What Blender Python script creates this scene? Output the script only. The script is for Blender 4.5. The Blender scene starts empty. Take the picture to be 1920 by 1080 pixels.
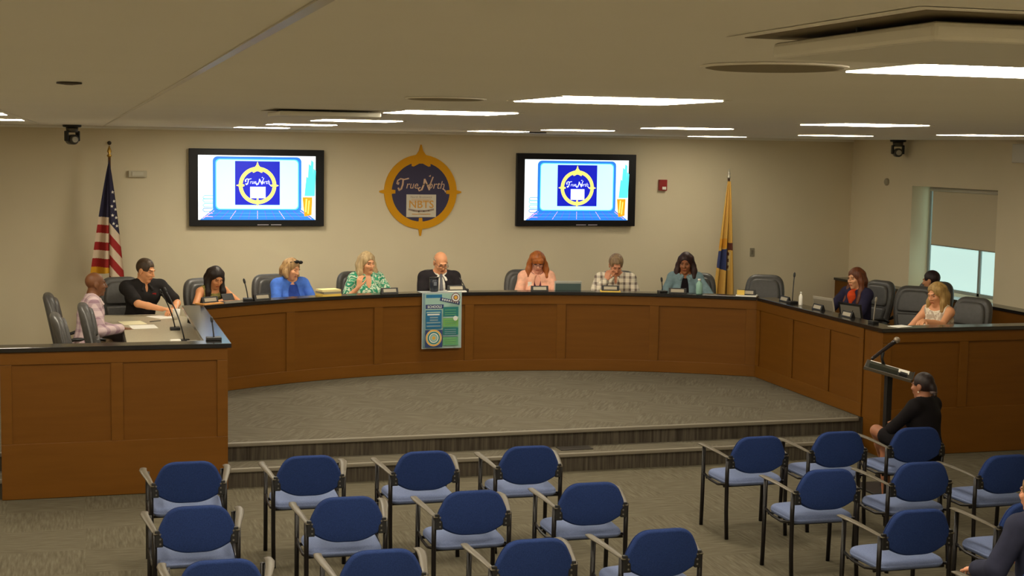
import bpy, math, random
import numpy as np
from math import sin, cos, pi, radians, sqrt, atan2, hypot
from mathutils import Matrix, Vector
random.seed(7); rng = np.random.default_rng(7)
SC = bpy.context.scene
COL = SC.collection
ZD, ZT, ZW, CEIL, WALLY, WALLX = .33, 1.28, 1.08, 3.165, 18.8, 10.57   # dais, ledge top, worktop, ceiling, back wall, right wall
ACX, ACY, AR = 4.42, 11.05, 5.6                                          # the arc of the dais desk

# ------------------------------------------------------------------ materials
def lin(c):
    return tuple((v/255/12.92 if v/255 <= .04045 else ((v/255+.055)/1.055)**2.4) for v in c)
def mat(name, rgb, rough=.6, metal=0, emit=0, spec=.5, alpha=1):
    m = bpy.data.materials.new(name); m.use_nodes = True
    b = m.node_tree.nodes['Principled BSDF']
    b.inputs['Base Color'].default_value = (*lin(rgb), 1)
    b.inputs['Roughness'].default_value = rough; b.inputs['Metallic'].default_value = metal
    b.inputs['Specular IOR Level'].default_value = spec
    if emit:
        b.inputs['Emission Color'].default_value = (*lin(rgb), 1); b.inputs['Emission Strength'].default_value = emit
    return m
def nodes(m):
    return m.node_tree.nodes, m.node_tree.links, m.node_tree.nodes['Principled BSDF']
def ramp_noise(m, stops, scale=(1, 1, 1), nscale=5, detail=3, bump=0, rot=(0, 0, 0), dist=0):
    """colour from stretched noise in object space"""
    n, l, b = nodes(m)
    tc = n.new('ShaderNodeTexCoord'); mp = n.new('ShaderNodeMapping'); mp.inputs['Scale'].default_value = scale
    mp.inputs['Rotation'].default_value = rot
    nz = n.new('ShaderNodeTexNoise'); nz.inputs['Scale'].default_value = nscale; nz.inputs['Detail'].default_value = detail
    nz.inputs['Distortion'].default_value = dist
    cr = n.new('ShaderNodeValToRGB')
    e = cr.color_ramp.elements
    while len(e) < len(stops): e.new(.5)
    for k, (p, c) in enumerate(stops): e[k].position = p; e[k].color = (*lin(c), 1)
    l.new(tc.outputs['Object'], mp.inputs['Vector']); l.new(mp.outputs[0], nz.inputs['Vector'])
    l.new(nz.outputs['Fac'], cr.inputs['Fac']); l.new(cr.outputs['Color'], b.inputs['Base Color'])
    if bump:
        bp = n.new('ShaderNodeBump'); bp.inputs['Strength'].default_value = bump; bp.inputs['Distance'].default_value = .01
        l.new(nz.outputs['Fac'], bp.inputs['Height']); l.new(bp.outputs[0], b.inputs['Normal'])
    return m
def carpet(name, c0, c1, c2, tile=.61, rot=0):
    """carpet tiles: streaky loops running one way in one tile, the other way in the next"""
    m = mat(name, c1, .95, spec=.1); n, l, b = nodes(m)
    tc = n.new('ShaderNodeTexCoord'); mp0 = n.new('ShaderNodeMapping'); mp0.inputs['Rotation'].default_value = (0, 0, rot)
    l.new(tc.outputs['Object'], mp0.inputs['Vector'])
    out = []
    for sc in ((55, 5, 20), (5, 55, 20)):
        mp = n.new('ShaderNodeMapping'); mp.inputs['Scale'].default_value = sc
        nz = n.new('ShaderNodeTexNoise'); nz.inputs['Scale'].default_value = 1; nz.inputs['Detail'].default_value = 4
        l.new(mp0.outputs[0], mp.inputs['Vector']); l.new(mp.outputs[0], nz.inputs['Vector']); out.append(nz)
    ck = n.new('ShaderNodeTexChecker'); ck.inputs['Scale'].default_value = 1/tile
    l.new(mp0.outputs[0], ck.inputs['Vector'])
    mx = n.new('ShaderNodeMix'); l.new(ck.outputs['Fac'], mx.inputs[0]); l.new(out[0].outputs['Fac'], mx.inputs[2]); l.new(out[1].outputs['Fac'], mx.inputs[3])
    cr = n.new('ShaderNodeValToRGB'); e = cr.color_ramp.elements; e.new(.5)
    for k, (p, c) in enumerate(((.3, c0), (.5, c1), (.7, c2))): e[k].position = p; e[k].color = (*lin(c), 1)
    l.new(mx.outputs[0], cr.inputs['Fac']); l.new(cr.outputs['Color'], b.inputs['Base Color'])
    return m
M = {}
M['wall'] = ramp_noise(mat('wall_paint', (221, 209, 180), .8, spec=.2), [(.3, (219, 207, 178)), (.7, (223, 211, 182))], nscale=1.2)
M['ceiling'] = ramp_noise(mat('ceiling_panel', (244, 240, 230), .9, spec=.1), [(.3, (243, 239, 229)), (.7, (245, 241, 231))], nscale=2)
M['metal_white'] = mat('white_metal', (205, 200, 185), .35)
M['seam'] = mat('ceiling_seam_metal', (196, 190, 172), .3, .4)
M['lamp'] = mat('lamp_diffuser', (255, 246, 232), .5, emit=1)
M['lamp_dim'] = mat('lamp_diffuser_dimmed', (255, 246, 232), .5, emit=1)
M['carpet'] = carpet('carpet_hall', (82, 76, 62), (94, 88, 73), (106, 100, 84))
M['carpet_dais'] = carpet('carpet_dais', (85, 80, 68), (96, 90, 77), (107, 101, 88), rot=.5)
M['riser'] = ramp_noise(mat('riser_carpet', (84, 76, 64), .95, spec=.1), [(.3, (54, 48, 41)), (.7, (88, 81, 69))], scale=(40, 40, 2), nscale=1)
M['nosing'] = mat('nosing_vinyl', (118, 111, 96), .5)
M['wood'] = ramp_noise(mat('brown_desk_laminate', (105, 65, 16), .45, spec=.2), [(.25, (101, 62, 14)), (.75, (109, 68, 18))], scale=(1, 1, 12), nscale=1.5)
M['wood2'] = ramp_noise(mat('brown_desk_rails', (107, 67, 17), .45, spec=.2), [(.25, (103, 64, 15)), (.75, (111, 70, 19))], scale=(1, 1, 10), nscale=1.5)
M['black_top'] = mat('black_laminate', (32, 29, 27), .18, spec=.6)
M['worktop'] = ramp_noise(mat('grey_laminate', (176, 166, 142), .35), [(.4, (171, 161, 138)), (.6, (181, 171, 147))], nscale=60)
M['black'] = mat('black_plastic', (18, 17, 17), .45)
M['black_gloss'] = mat('black_gloss', (14, 13, 18), .4, spec=.3)
M['steel'] = mat('brushed_steel', (150, 148, 142), .35, .9)
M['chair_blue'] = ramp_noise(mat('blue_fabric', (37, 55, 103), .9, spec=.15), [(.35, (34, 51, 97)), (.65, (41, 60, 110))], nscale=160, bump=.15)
M['seat_blue_lit'] = ramp_noise(mat('blue_fabric_lit', (106, 118, 152), .9, spec=.15), [(.35, (101, 113, 147)), (.65, (112, 124, 158))], nscale=160, bump=.15)  # same fabric as the backrest, light from above put into the colour
M['chair_metal'] = mat('black_chair_steel', (22, 18, 18), .35, .3)
M['arm'] = mat('grey_brown_armrest', (82, 74, 58), .45)
M['leather'] = ramp_noise(mat('charcoal_leather', (72, 70, 68), .42, spec=.5), [(.3, (68, 66, 64)), (.7, (76, 74, 72))], nscale=30, bump=.08)
M['white'] = mat('white_paper', (240, 236, 226), .7)
M['yellow'] = mat('yellow_paper', (232, 196, 90), .7)
M['gold'] = mat('gold_paint', (214, 152, 10), .6, spec=.2)
M['brass'] = mat('brass', (190, 150, 70), .3, .8)
M['navy'] = mat('navy_paint', (44, 38, 74), .6)
M['red'] = mat('red_plastic', (150, 28, 26), .45)

# ------------------------------------------------------------------ mesh helpers
class MB:
    def __init__(s): s.v = []; s.f = []; s.m = []
    def add(s, vs, fs, mi=0):
        o = len(s.v); s.v += [tuple(map(float, p)) for p in vs]; s.f += [tuple(i+o for i in f) for f in fs]; s.m += [mi]*len(fs); return s
    def box(s, x0, x1, y0, y1, z0, z1, mi=0):
        return s.add([(x, y, z) for z in (z0, z1) for y in (y0, y1) for x in (x0, x1)],
                     [(0, 2, 3, 1), (4, 5, 7, 6), (0, 1, 5, 4), (2, 6, 7, 3), (0, 4, 6, 2), (1, 3, 7, 5)], mi)
    def obox(s, c, a, b, d, mi=0):
        """box from centre and three half-axis vectors"""
        c, a, b, d = map(np.array, (c, a, b, d))
        if np.dot(np.cross(a, b), d) < 0: a = -a
        return s.add([c+i*a+j*b+k*d for k in (-1, 1) for j in (-1, 1) for i in (-1, 1)],
                     [(0, 2, 3, 1), (4, 5, 7, 6), (0, 1, 5, 4), (2, 6, 7, 3), (0, 4, 6, 2), (1, 3, 7, 5)], mi)
    def prism(s, poly, z0, z1, mi=0):
        a = sum(p[0]*q[1]-q[0]*p[1] for p, q in zip(poly, poly[1:]+poly[:1]))
        if a < 0: poly = poly[::-1]
        n = len(poly)
        return s.add([(x, y, z0) for x, y in poly]+[(x, y, z1) for x, y in poly],
                     [tuple(range(n))[::-1], tuple(range(n, 2*n))]+[(i, (i+1) % n, n+(i+1) % n, n+i) for i in range(n)], mi)
    def tube(s, pts, r, n=10, mi=0, flat=1.0, up=None):
        """tube along points; r may be a list; flat squeezes it along `up`"""
        P = [np.array(p, float) for p in pts]; k = len(P); R = r if isinstance(r, (list, tuple)) else [r]*k
        T = [P[min(i+1, k-1)]-P[max(i-1, 0)] for i in range(k)]; T = [t/np.linalg.norm(t) for t in T]
        ref = np.array(up if up is not None else ((0, 0, 1) if abs(T[0][2]) < .9 else (1, 0, 0)), float)
        vs = []
        for i in range(k):
            a = np.cross(T[i], ref); a /= np.linalg.norm(a)+1e-9; b = np.cross(a, T[i])
            if up is None: ref = b
            vs += [P[i]+R[i]*(a*cos(2*pi*j/n)+b*flat*sin(2*pi*j/n)) for j in range(n)]
        fs = [(i*n+j, i*n+(j+1) % n, (i+1)*n+(j+1) % n, (i+1)*n+j) for i in range(k-1) for j in range(n)]
        return s.add(vs, fs+[tuple(range(n))[::-1], tuple(range((k-1)*n, k*n))], mi)
    def lathe(s, prof, c=(0, 0, 0), n=20, axis='z', mi=0):
        """prof: (radius, height) pairs"""
        vs = []
        for r, h in prof:
            for j in range(n):
                a = 2*pi*j/n; p = (r*cos(a), r*sin(a), h)
                if axis == 'y': p = (p[0], p[2], -p[1])
                if axis == 'x': p = (p[2], p[0], p[1])
                vs.append((c[0]+p[0], c[1]+p[1], c[2]+p[2]))
        k = len(prof)
        fs = [(i*n+j, i*n+(j+1) % n, (i+1)*n+(j+1) % n, (i+1)*n+j) for i in range(k-1) for j in range(n)]
        return s.add(vs, fs+[tuple(range(n))[::-1], tuple(range((k-1)*n, k*n))], mi)
    def ball(s, c, r, n=14, mi=0):
        r = (r, r, r) if not hasattr(r, '__len__') else r
        prof = [(max(sin(pi*i/n), .02), -cos(pi*i/n)) for i in range(n+1)]
        o = len(s.v); s.lathe(prof, (0, 0, 0), n*2, 'z', mi)
        for i in range(o, len(s.v)):
            p = s.v[i]; s.v[i] = (c[0]+p[0]*r[0], c[1]+p[1]*r[1], c[2]+p[2]*r[2])
        return s
    def pillow(s, outline, thick, fn, edge=.35, mi=0, steps=7, crown=1.0):
        """cushion: outline in (u,v), mapped by fn(u,v,w); w runs -thick/2..thick/2"""
        O = np.array(outline, float); c = O.mean(0); n = len(O); rings = []
        for side in (-1, 1):
            for i in range(steps) if side < 0 else range(steps-1, -1, -1):
                t = i/(steps-1); ang = t*pi/2
                if side < 0: rings.append((1-edge*(1-sin(ang)), -cos(ang)*crown))
                else: rings.append((1-edge*(1-sin(ang)), cos(ang)*crown))
        vs = []
        for k, w in rings: vs += [fn(*(c+(p-c)*k), w*thick/2) for p in O]
        m = len(rings)
        fs = [(i*n+j, i*n+(j+1) % n, (i+1)*n+(j+1) % n, (i+1)*n+j) for i in range(m-1) for j in range(n)]
        vs += [fn(*c, -thick/2*crown*1.02), fn(*c, thick/2*crown*1.02)]
        fs += [(m*n, (j+1) % n, j) for j in range(n)]+[(m*n+1, (m-1)*n+j, (m-1)*n+(j+1) % n) for j in range(n)]
        return s.add(vs, fs, mi)
    def build(s, name, mats, parent=None, smooth=False, bevel=0, loc=None):
        me = bpy.data.meshes.new(name); me.from_pydata(s.v, [], s.f)
        for m in (mats if isinstance(mats, (list, tuple)) else [mats]): me.materials.append(M[m] if isinstance(m, str) else m)
        me.polygons.foreach_set('material_index', s.m); me.update()
        if smooth: me.shade_smooth()
        o = bpy.data.objects.new(name, me); COL.objects.link(o)
        if parent: o.parent = parent
        if loc is not None: o.location = loc
        if bevel:
            b = o.modifiers.new('bevel', 'BEVEL'); b.width = bevel; b.segments = 2; b.limit_method = 'ANGLE'; b.angle_limit = radians(40)
        return o
def tag(o, label=None, cat=None, group=None, kind=None):
    for k, v in (('label', label), ('category', cat), ('group', group), ('kind', kind)):
        if v: o[k] = v
    return o
def thing(name, label, cat, loc=(0, 0, 0), rz=0, group=None):
    o = bpy.data.objects.new(name, None); COL.objects.link(o); o.location = loc; o.rotation_euler = (0, 0, rz); o.empty_display_size = .1
    return tag(o, label, cat, group)
def kids(o): return [c for c in bpy.data.objects if c.parent == o]
def dup(root, loc, rz=0, label=None, group=None):
    r = root.copy(); COL.objects.link(r); r.location = loc; r.rotation_euler = (0, 0, rz)
    tag(r, label, None, group)
    for ch in kids(root):
        c = ch.copy(); COL.objects.link(c); c.parent = r
        for g in kids(ch):
            d = g.copy(); COL.objects.link(d); d.parent = c
    return r
def struct(o): o['kind'] = 'structure'; return o
def text_mesh(txt, size, shear=0, bold=0):
    cu = bpy.data.curves.new('t', 'FONT'); cu.body = txt; cu.size = size; cu.shear = shear; cu.align_x = 'CENTER'; cu.offset = bold; cu.resolution_u = 3
    ob = bpy.data.objects.new('t', cu); COL.objects.link(ob)
    me = bpy.data.meshes.new_from_object(ob)
    vs = [tuple(v.co) for v in me.vertices]; fs = [tuple(p.vertices) for p in me.polygons]
    bpy.data.objects.remove(ob); bpy.data.meshes.remove(me); bpy.data.curves.remove(cu)
    return vs, fs
class Art(MB):
    """flat printed artwork in (u right, v up), layered a hair apart in front of a face that looks toward -Y"""
    def __init__(s, step=.0006): super().__init__(); s.k = 0; s.step = step
    def lay(s, pts, fs, mi, new=True):
        if new: s.k += 1
        return s.add([(u, -s.k*s.step, v) for u, v in pts], fs, mi)
    def poly(s, pts, mi):
        a = sum(p[0]*q[1]-q[0]*p[1] for p, q in zip(pts, pts[1:]+pts[:1]))
        if a < 0: pts = pts[::-1]
        return s.lay(pts, [tuple(range(len(pts)))], mi)
    def rect(s, u0, u1, v0, v1, mi): return s.poly([(u0, v0), (u1, v0), (u1, v1), (u0, v1)], mi)
    def rrect(s, u0, u1, v0, v1, r, mi):
        pts = []
        for cu, cv, a0 in ((u1-r, v1-r, 0), (u0+r, v1-r, 90), (u0+r, v0+r, 180), (u1-r, v0+r, 270)):
            pts += [(cu+r*cos(radians(a0+15*k)), cv+r*sin(radians(a0+15*k))) for k in range(7)]
        return s.poly(pts, mi)
    def ring(s, cu, cv, r0, r1, mi, n=48):
        if r0 <= 0: return s.poly([(cu+r1*cos(2*pi*k/n), cv+r1*sin(2*pi*k/n)) for k in range(n)], mi)
        pts = [(cu+r*cos(2*pi*k/n), cv+r*sin(2*pi*k/n)) for r in (r0, r1) for k in range(n)]
        return s.lay(pts, [(k, n+k, n+(k+1) % n, (k+1) % n)[::1] for k in range(n)], mi)
    def line(s, pts, w, mi):
        """a brush line of width w through the points"""
        s.k += 1
        for (a, b), (c, d) in zip(pts, pts[1:]):
            L = hypot(c-a, d-b)+1e-9; nx, ny = -(d-b)/L*w/2, (c-a)/L*w/2; ex, ey = (c-a)/L*w*.25, (d-b)/L*w*.25
            s.lay([(a-ex+nx, b-ey+ny), (a-ex-nx, b-ey-ny), (c+ex-nx, d+ey-ny), (c+ex+nx, d+ey+ny)], [(0, 1, 2, 3)], mi, False)
        return s
    def text(s, txt, cu, cv, size, mi, shear=0, bold=0, sx=1, rot=0):
        vs, fs = text_mesh(txt, size, shear, bold); c, d = cos(rot), sin(rot)
        return s.lay([(cu+(x*sx)*c-y*d, cv+(x*sx)*d+y*c) for x, y, _ in vs], fs, mi)
def arcpt(a, r): return (ACX+r*cos(radians(a)), ACY+r*sin(radians(a)))
def sweep(path, prof, closed=True):
    """sweep a closed (offset, z) profile along a plan path; offset is to the left of travel"""
    P = [np.array(p, float) for p in path]; k = len(P); vs = []
    for i in range(k):
        d0 = P[i]-P[i-1] if i else P[1]-P[0]; d1 = P[i+1]-P[i] if i < k-1 else P[i]-P[i-1]
        d0 /= np.linalg.norm(d0); d1 /= np.linalg.norm(d1)
        n0 = np.array((-d0[1], d0[0])); n1 = np.array((-d1[1], d1[0])); m = n0+n1; m /= np.linalg.norm(m); m /= max(np.dot(m, n0), .3)
        vs += [(*(P[i]+m*o), z) for o, z in prof]
    n = len(prof)
    fs = [(i*n+j, (i+1)*n+j, (i+1)*n+(j+1) % n, i*n+(j+1) % n) for i in range(k-1) for j in range(n)]
    return vs, fs+[tuple(range(n)), tuple(range((k-1)*n, k*n))[::-1]]

# ------------------------------------------------------------------ camera
def make_camera():
    f, yaw, yh, roll = 2750., radians(16.4), 274., .016
    p = math.atan((540-yh)/f)
    fw = np.array((sin(yaw)*cos(p), cos(yaw)*cos(p), -sin(p))); r0 = np.array((cos(yaw), -sin(yaw), 0)); u0 = np.cross(r0, fw)
    r = cos(roll)*r0+sin(roll)*u0; u = -sin(roll)*r0+cos(roll)*u0
    cam = bpy.data.cameras.new('camera'); o = bpy.data.objects.new('camera', cam); COL.objects.link(o)
    cam.sensor_width = 36; cam.lens = f/1920*36; cam.clip_end = 100
    m = Matrix(((r[0], u[0], -fw[0], 0), (r[1], u[1], -fw[1], 0), (r[2], u[2], -fw[2], 3.0), (0, 0, 0, 1))); o.matrix_world = m
    SC.camera = o
make_camera()

# ------------------------------------------------------------------ room shell
LX, BY = -3.2, -1.6
struct(MB().box(LX-.15, WALLX+.5, BY-.15, WALLY+.2, -.12, 0).build('floor', 'carpet'))
struct(MB().box(LX-.15, WALLX+.5, BY-.15, WALLY+.2, CEIL, CEIL+.12).build('ceiling', 'ceiling'))
struct(MB().box(LX-.15, WALLX+.5, WALLY, WALLY+.2, 0, CEIL).build('wall_back', 'wall'))
struct(MB().box(LX-.15, LX, BY, WALLY, 0, CEIL).build('wall_left', 'wall'))
struct(MB().box(LX-.15, WALLX+.5, BY-.15, BY, 0, CEIL).build('wall_rear', 'wall'))
WY0, WY1, WZ0, WZ1 = 15.3, 17.2, 1.2, 2.56
w = MB(); X0, X1 = WALLX, WALLX+.34
w.box(X0, X1, BY, WY0, 0, CEIL).box(X0, X1, WY1, WALLY, 0, CEIL).box(X0, X1, WY0, WY1, 0, WZ0).box(X0, X1, WY0, WY1, WZ1, CEIL)
struct(w.build('wall_right', 'wall'))
# window in the right wall: frame, two panes, daylight behind
GX = WALLX+.27
win = struct(thing('window_1', None, None, (0, 0, 0)))
fr = MB()
for y0, y1 in ((WY0, WY0+.05), (WY1-.05, WY1), (15.99, 16.04)): fr.box(GX, GX+.05, y0, y1, WZ0, WZ1)
fr.box(GX, GX+.05, WY0, WY1, WZ0, WZ0+.04).box(GX, GX+.05, WY0, WY1, WZ1-.04, WZ1)
fr.build('window_frame', mat('window_frame_grey', (150, 160, 160), .4), win)
gm = mat('frosted_daylight_glass', (186, 218, 214), .6, emit=.9)
M['glass_day'] = gm
MB().box(GX+.02, GX+.03, WY0+.05, 15.99, WZ0+.04, WZ1-.04).build('window_pane', 'glass_day', win)
MB().box(GX+.02, GX+.03, 16.04, WY1-.05, WZ0+.04, WZ1-.04).build('window_pane', 'glass_day', win)
# opaque roller shade pulled two thirds down
sh = thing('roller_shade', 'grey beige roller shade pulled halfway down over the right window', 'window shade', (0, 0, 0))
MB().box(GX-.04, GX-.035, WY0+.01, WY1-.14, 1.80, 2.53).build('shade_cloth', mat('shade_cloth', (206, 194, 166), .85), sh)
MB().lathe([(.028, 0), (.028, 1.77)], (GX-.06, WY0+.005, 2.525), 12, 'y').build('shade_roller', 'metal_white', sh, True)
MB().box(GX-.045, GX-.03, WY0+.01, WY1-.14, 1.785, 1.80).build('hem_bar', mat('hem_bar', (150, 146, 134), .4), sh)
# wainscot ledge along the right wall
struct(MB().box(10.36, WALLX-.001, 12.95, WALLY-.001, ZD+.002, 1.165).build('trim_1', 'wood'))
struct(MB().box(10.34, WALLX-.001, 12.93, WALLY-.001, 1.167, 1.2).build('trim_2', 'black_top'))
# dais platform in two steps
struct(MB().box(LX+.001, 7.36, 12.70, 13.03, .001, .165).build('platform_step', 'riser'))
struct(MB().box(LX+.001, WALLX-.001, 13.03, WALLY-.001, .001, ZD-.004).build('platform', 'riser'))
struct(MB().box(LX+.001, 7.36, 12.72, 13.028, .1655, .169).build('trim_3', 'carpet_dais'))
struct(MB().box(LX+.001, WALLX-.001, 13.05, WALLY-.001, ZD-.0035, ZD).build('trim_4', 'carpet_dais'))
struct(MB().box(LX+.001, 7.36, 12.685, 12.722, .135, .171).build('trim_5', 'nosing', bevel=.008))
struct(MB().box(LX+.001, 7.50, 13.01, 13.052, ZD-.035, ZD+.002).build('trim_6', 'nosing', bevel=.008))
# ceiling seams running toward the back wall, and the angle round the top of the walls
struct(MB().box(.262, .28, BY, WALLY, CEIL-.003, CEIL-.0005).build('trim_7', 'seam'))
struct(MB().box(-.47, -.445, BY, WALLY, CEIL-.004, CEIL-.0005).build('trim_8', 'ceiling'))
struct(MB().box(LX, WALLX, WALLY-.03, WALLY-.001, CEIL-.03, CEIL-.001).build('trim_9', 'ceiling'))

# ------------------------------------------------------------------ ceiling fixtures
def lamp(x, y, label, m='lamp'):
    t = thing('ceiling_light', label, 'ceiling light', (x, y, CEIL), 0, 'recessed square ceiling lights')
    f = MB(); a, b = .305, .283
    for q in ((-a, a, -a, -b), (-a, a, b, a), (-a, -b, -b, b), (b, a, -b, b)): f.box(*q, -.003, -.001)
    f.build('frame', 'metal_white', t)
    MB().box(-b, b, -b, b, -.005, -.0015).build('diffuser', m, t)
LIGHTS = [(1.78, 2.42, 'large bright ceiling light panel at the top right corner of the view'),
 (1.79, 4.85, 'second nearest bright ceiling panel, right of centre, in front of the far lights'),
 (1.80, 7.3, 'ceiling panel above the round blue emblem, third nearest of its row'),
 (1.9, 10.5, 'thin lit ceiling panel just left of the panel above the emblem'),
 (1.93, 13.45, 'thin lit ceiling panel above the right half of the left screen'),
 (1.97, 16.85, 'thinnest lit ceiling panel, nearest the wall above the left screen'),
 (4.62, 8.1, 'bright ceiling panel high above the right wall camera, left of it'),
 (4.68, 11.0, 'lit ceiling panel above the red fire alarm'),
 (4.64, 13.6, 'lit ceiling panel above the right screen'),
 (4.53, 16.05, 'thin ceiling panel beside the dark vent between emblem and right screen'),
 (7.6, 13.9, 'thin ceiling panel just left of the right hanging camera, near the wall'),
 (7.78, 11.55, 'lit ceiling panel at the far right above the window'),
 (7.87, 17.5, 'small thin ceiling panel above the state flag, close to the wall'),
 (-.78, 10.72, 'upper of the two lit ceiling panels cut by the left edge'),
 (-.78, 14.0, 'lower of the two lit ceiling panels cut by the left edge')]
for x, y, lb in LIGHTS: lamp(x, y, lb, 'lamp_dim' if x > 7 else 'lamp')
def diffuser_vent(x, y, label, a=.28):
    t = thing('air_diffuser', label, 'ceiling vent', (x, y, CEIL), 0, 'plaque air diffusers')
    f = MB(); b = a+.02
    for q in ((-b, b, -b, -a), (-b, b, a, b), (-b, -a, -a, a), (a, b, -a, a)): f.box(*q, -.002, -.001)
    f.build('frame', 'ceiling', t)
    MB().box(-a, a, -a, a, -.003, -.0012).build('recess_shade', mat('vent_shade', (120, 108, 84), .8), t)  # flat sheet for the gap, its shade put into the colour
    MB().box(-a+.03, a-.03, -a+.03, a-.03, -.034, -.011).build('plaque', mat('vent_plaque', (226, 222, 208), .5), t, bevel=.006)
    for sx, sy in ((-1, 0), (1, 0), (0, -1), (0, 1)):
        MB().tube([(sx*(a-.05), sy*(a-.05), -.011), (sx*(a-.05), sy*(a-.05), -.002)], .004, 6).build('hanger', 'black', t)
for x, y in ((4.62, 5.0), (-.78, 7.4), (-.78, 4.85), (-.78, 2.4), (1.8, -.3), (4.62, -.3)): lamp(x, y, 'added square ceiling light panel, unseen beyond the frame, brightening ceiling and walls')  # unseen panels added to brighten the ceiling and walls
diffuser_vent(1.17, 1.74, 'square plaque air vent near the top right, hung below a dark gap', .24)
diffuser_vent(1.18, 7.45, 'far flat plaque air vent above the left screen, seen edge on')
def speaker(x, y, label):
    t = thing('ceiling_speaker', label, 'speaker', (x, y, CEIL), 0, 'round ceiling speakers')
    MB().lathe([(.135, -.001), (.135, -.005), (.125, -.007)], (0, 0, 0), 32).build('grille', mat('speaker_grille', (138, 126, 100), .8), t)
    MB().lathe([(.145, -.001), (.145, -.004), (.134, -.005), (.134, -.001)], (0, 0, 0), 32).build('rim', 'ceiling', t)
speaker(1.31, 2.65, 'round ceiling speaker left of the large light panel')
speaker(1.24, 5.08, 'farther round ceiling speaker, above the emblem')
tag(MB().box(4.80, 5.12, 16.10, 16.34, CEIL-.012, CEIL-.001).build('ceiling_vent', mat('slot_black', (14, 12, 10), .7)), 'small black ceiling vent beside the light between emblem and right screen', 'ceiling vent')
tag(MB().lathe([(.036, -.001), (.036, -.006), (.01, -.009)], (-.03, 4.48, CEIL), 16).build('sprinkler_head', mat('sprinkler_dark', (58, 50, 38), .5)), 'dark sprinkler head in the ceiling at upper left', 'sprinkler')
def ptz(x, y, rz, label):
    t = thing('dome_camera', label, 'security camera', (x, y, CEIL), rz, 'hanging room cameras')
    MB().lathe([(.105, -.001), (.105, -.022), (.09, -.03)], n=24).build('mount_plate', 'black', t)
    MB().lathe([(.07, -.03), (.065, -.08), (.055, -.085)], n=24).build('base', mat('camera_grey', (70, 64, 52), .4), t, True)
    y_ = MB()
    for s in (-1, 1): y_.box(s*.07-.012, s*.07+.012, -.04, .04, -.19, -.075)
    y_.box(-.082, .082, -.04, .04, -.09, -.07)
    y_.build('yoke', 'black', t, bevel=.01)
    h = MB().lathe([(.05, -.06), (.058, -.05), (.058, .06), (.045, .07)], (0, 0, -.17), 20, 'y').build('camera_head', mat('camera_body', (60, 56, 48), .35), t, True)
    MB().lathe([(.034, -.075), (.036, -.06)], (0, 0, -.17), 20, 'y').build('lens', mat('lens_glass', (190, 186, 176), .08, .3), h)
ptz(-.094, 17.75, .5, 'black camera hanging from the ceiling at the left, above the striped flag')
ptz(10.42, 17.35, -.3, 'black camera hanging from the ceiling at the right, near the window wall')
tag(MB().box(WALLX-.10, WALLX-.001, 14.62, 14.92, 2.9, 3.12).build('wall_box', 'metal_white', bevel=.008), 'pale box fixed high on the window wall at the right edge', 'wall box')

# ------------------------------------------------------------------ back wall things
def wall_y(name, label, cat, x, z, parts):
    t = thing(name, label, cat, (x, WALLY, z))
    for nm, mb, m in parts: mb.build(nm, m, t, bevel=.004)
    return t
wall_y('fire_alarm', 'red fire alarm strobe on the wall right of the right screen', 'fire alarm', 7.656, 2.5,
       [('housing', MB().box(-.055, .055, -.06, 0, -.075, .075), 'red'), ('strobe', MB().box(-.02, .035, -.075, -.0605, -.06, -.02), 'white')])
wall_y('light_switch', 'grey switch plate on the wall right of the state flag', 'light switch', 9.043, 1.568,
       [('plate', MB().box(-.035, .035, -.01, 0, -.06, .06), mat('switch_plate', (150, 142, 122), .5)), ('rocker', MB().box(-.015, .015, -.016, -.0105, -.03, .03), mat('switch_rocker', (120, 112, 94), .5))])
wall_y('exit_light', 'pale emergency light fixture on the wall beside the striped flag', 'wall light', .672, 2.584,
       [('housing', MB().box(-.11, .11, -.06, 0, -.04, .04), mat('pale_fixture', (196, 188, 164), .5)), ('lens', MB().box(-.07, .07, -.075, -.0605, -.025, .025), mat('pale_lens', (206, 200, 180), .4))])
wall_y('wall_sensor', 'small dark sensor on the wall above the striped flag', 'sensor', .338, 2.96,
       [('body', MB().lathe([(.025, -.001), (.025, -.03), (.012, -.045)], (0, 0, 0), 14, 'y'), mat('sensor_dark', (60, 52, 40), .5))])
th = thing('thermostat', 'pale round sensor on the window wall below the right camera', 'thermostat', (WALLX, 17.832, 2.596))
MB().lathe([(.05, -.001), (.05, -.02), (.04, -.03)], (0, 0, 0), 20, 'x').build('housing', mat('thermostat_shell', (158, 150, 128), .5), th)

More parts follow.
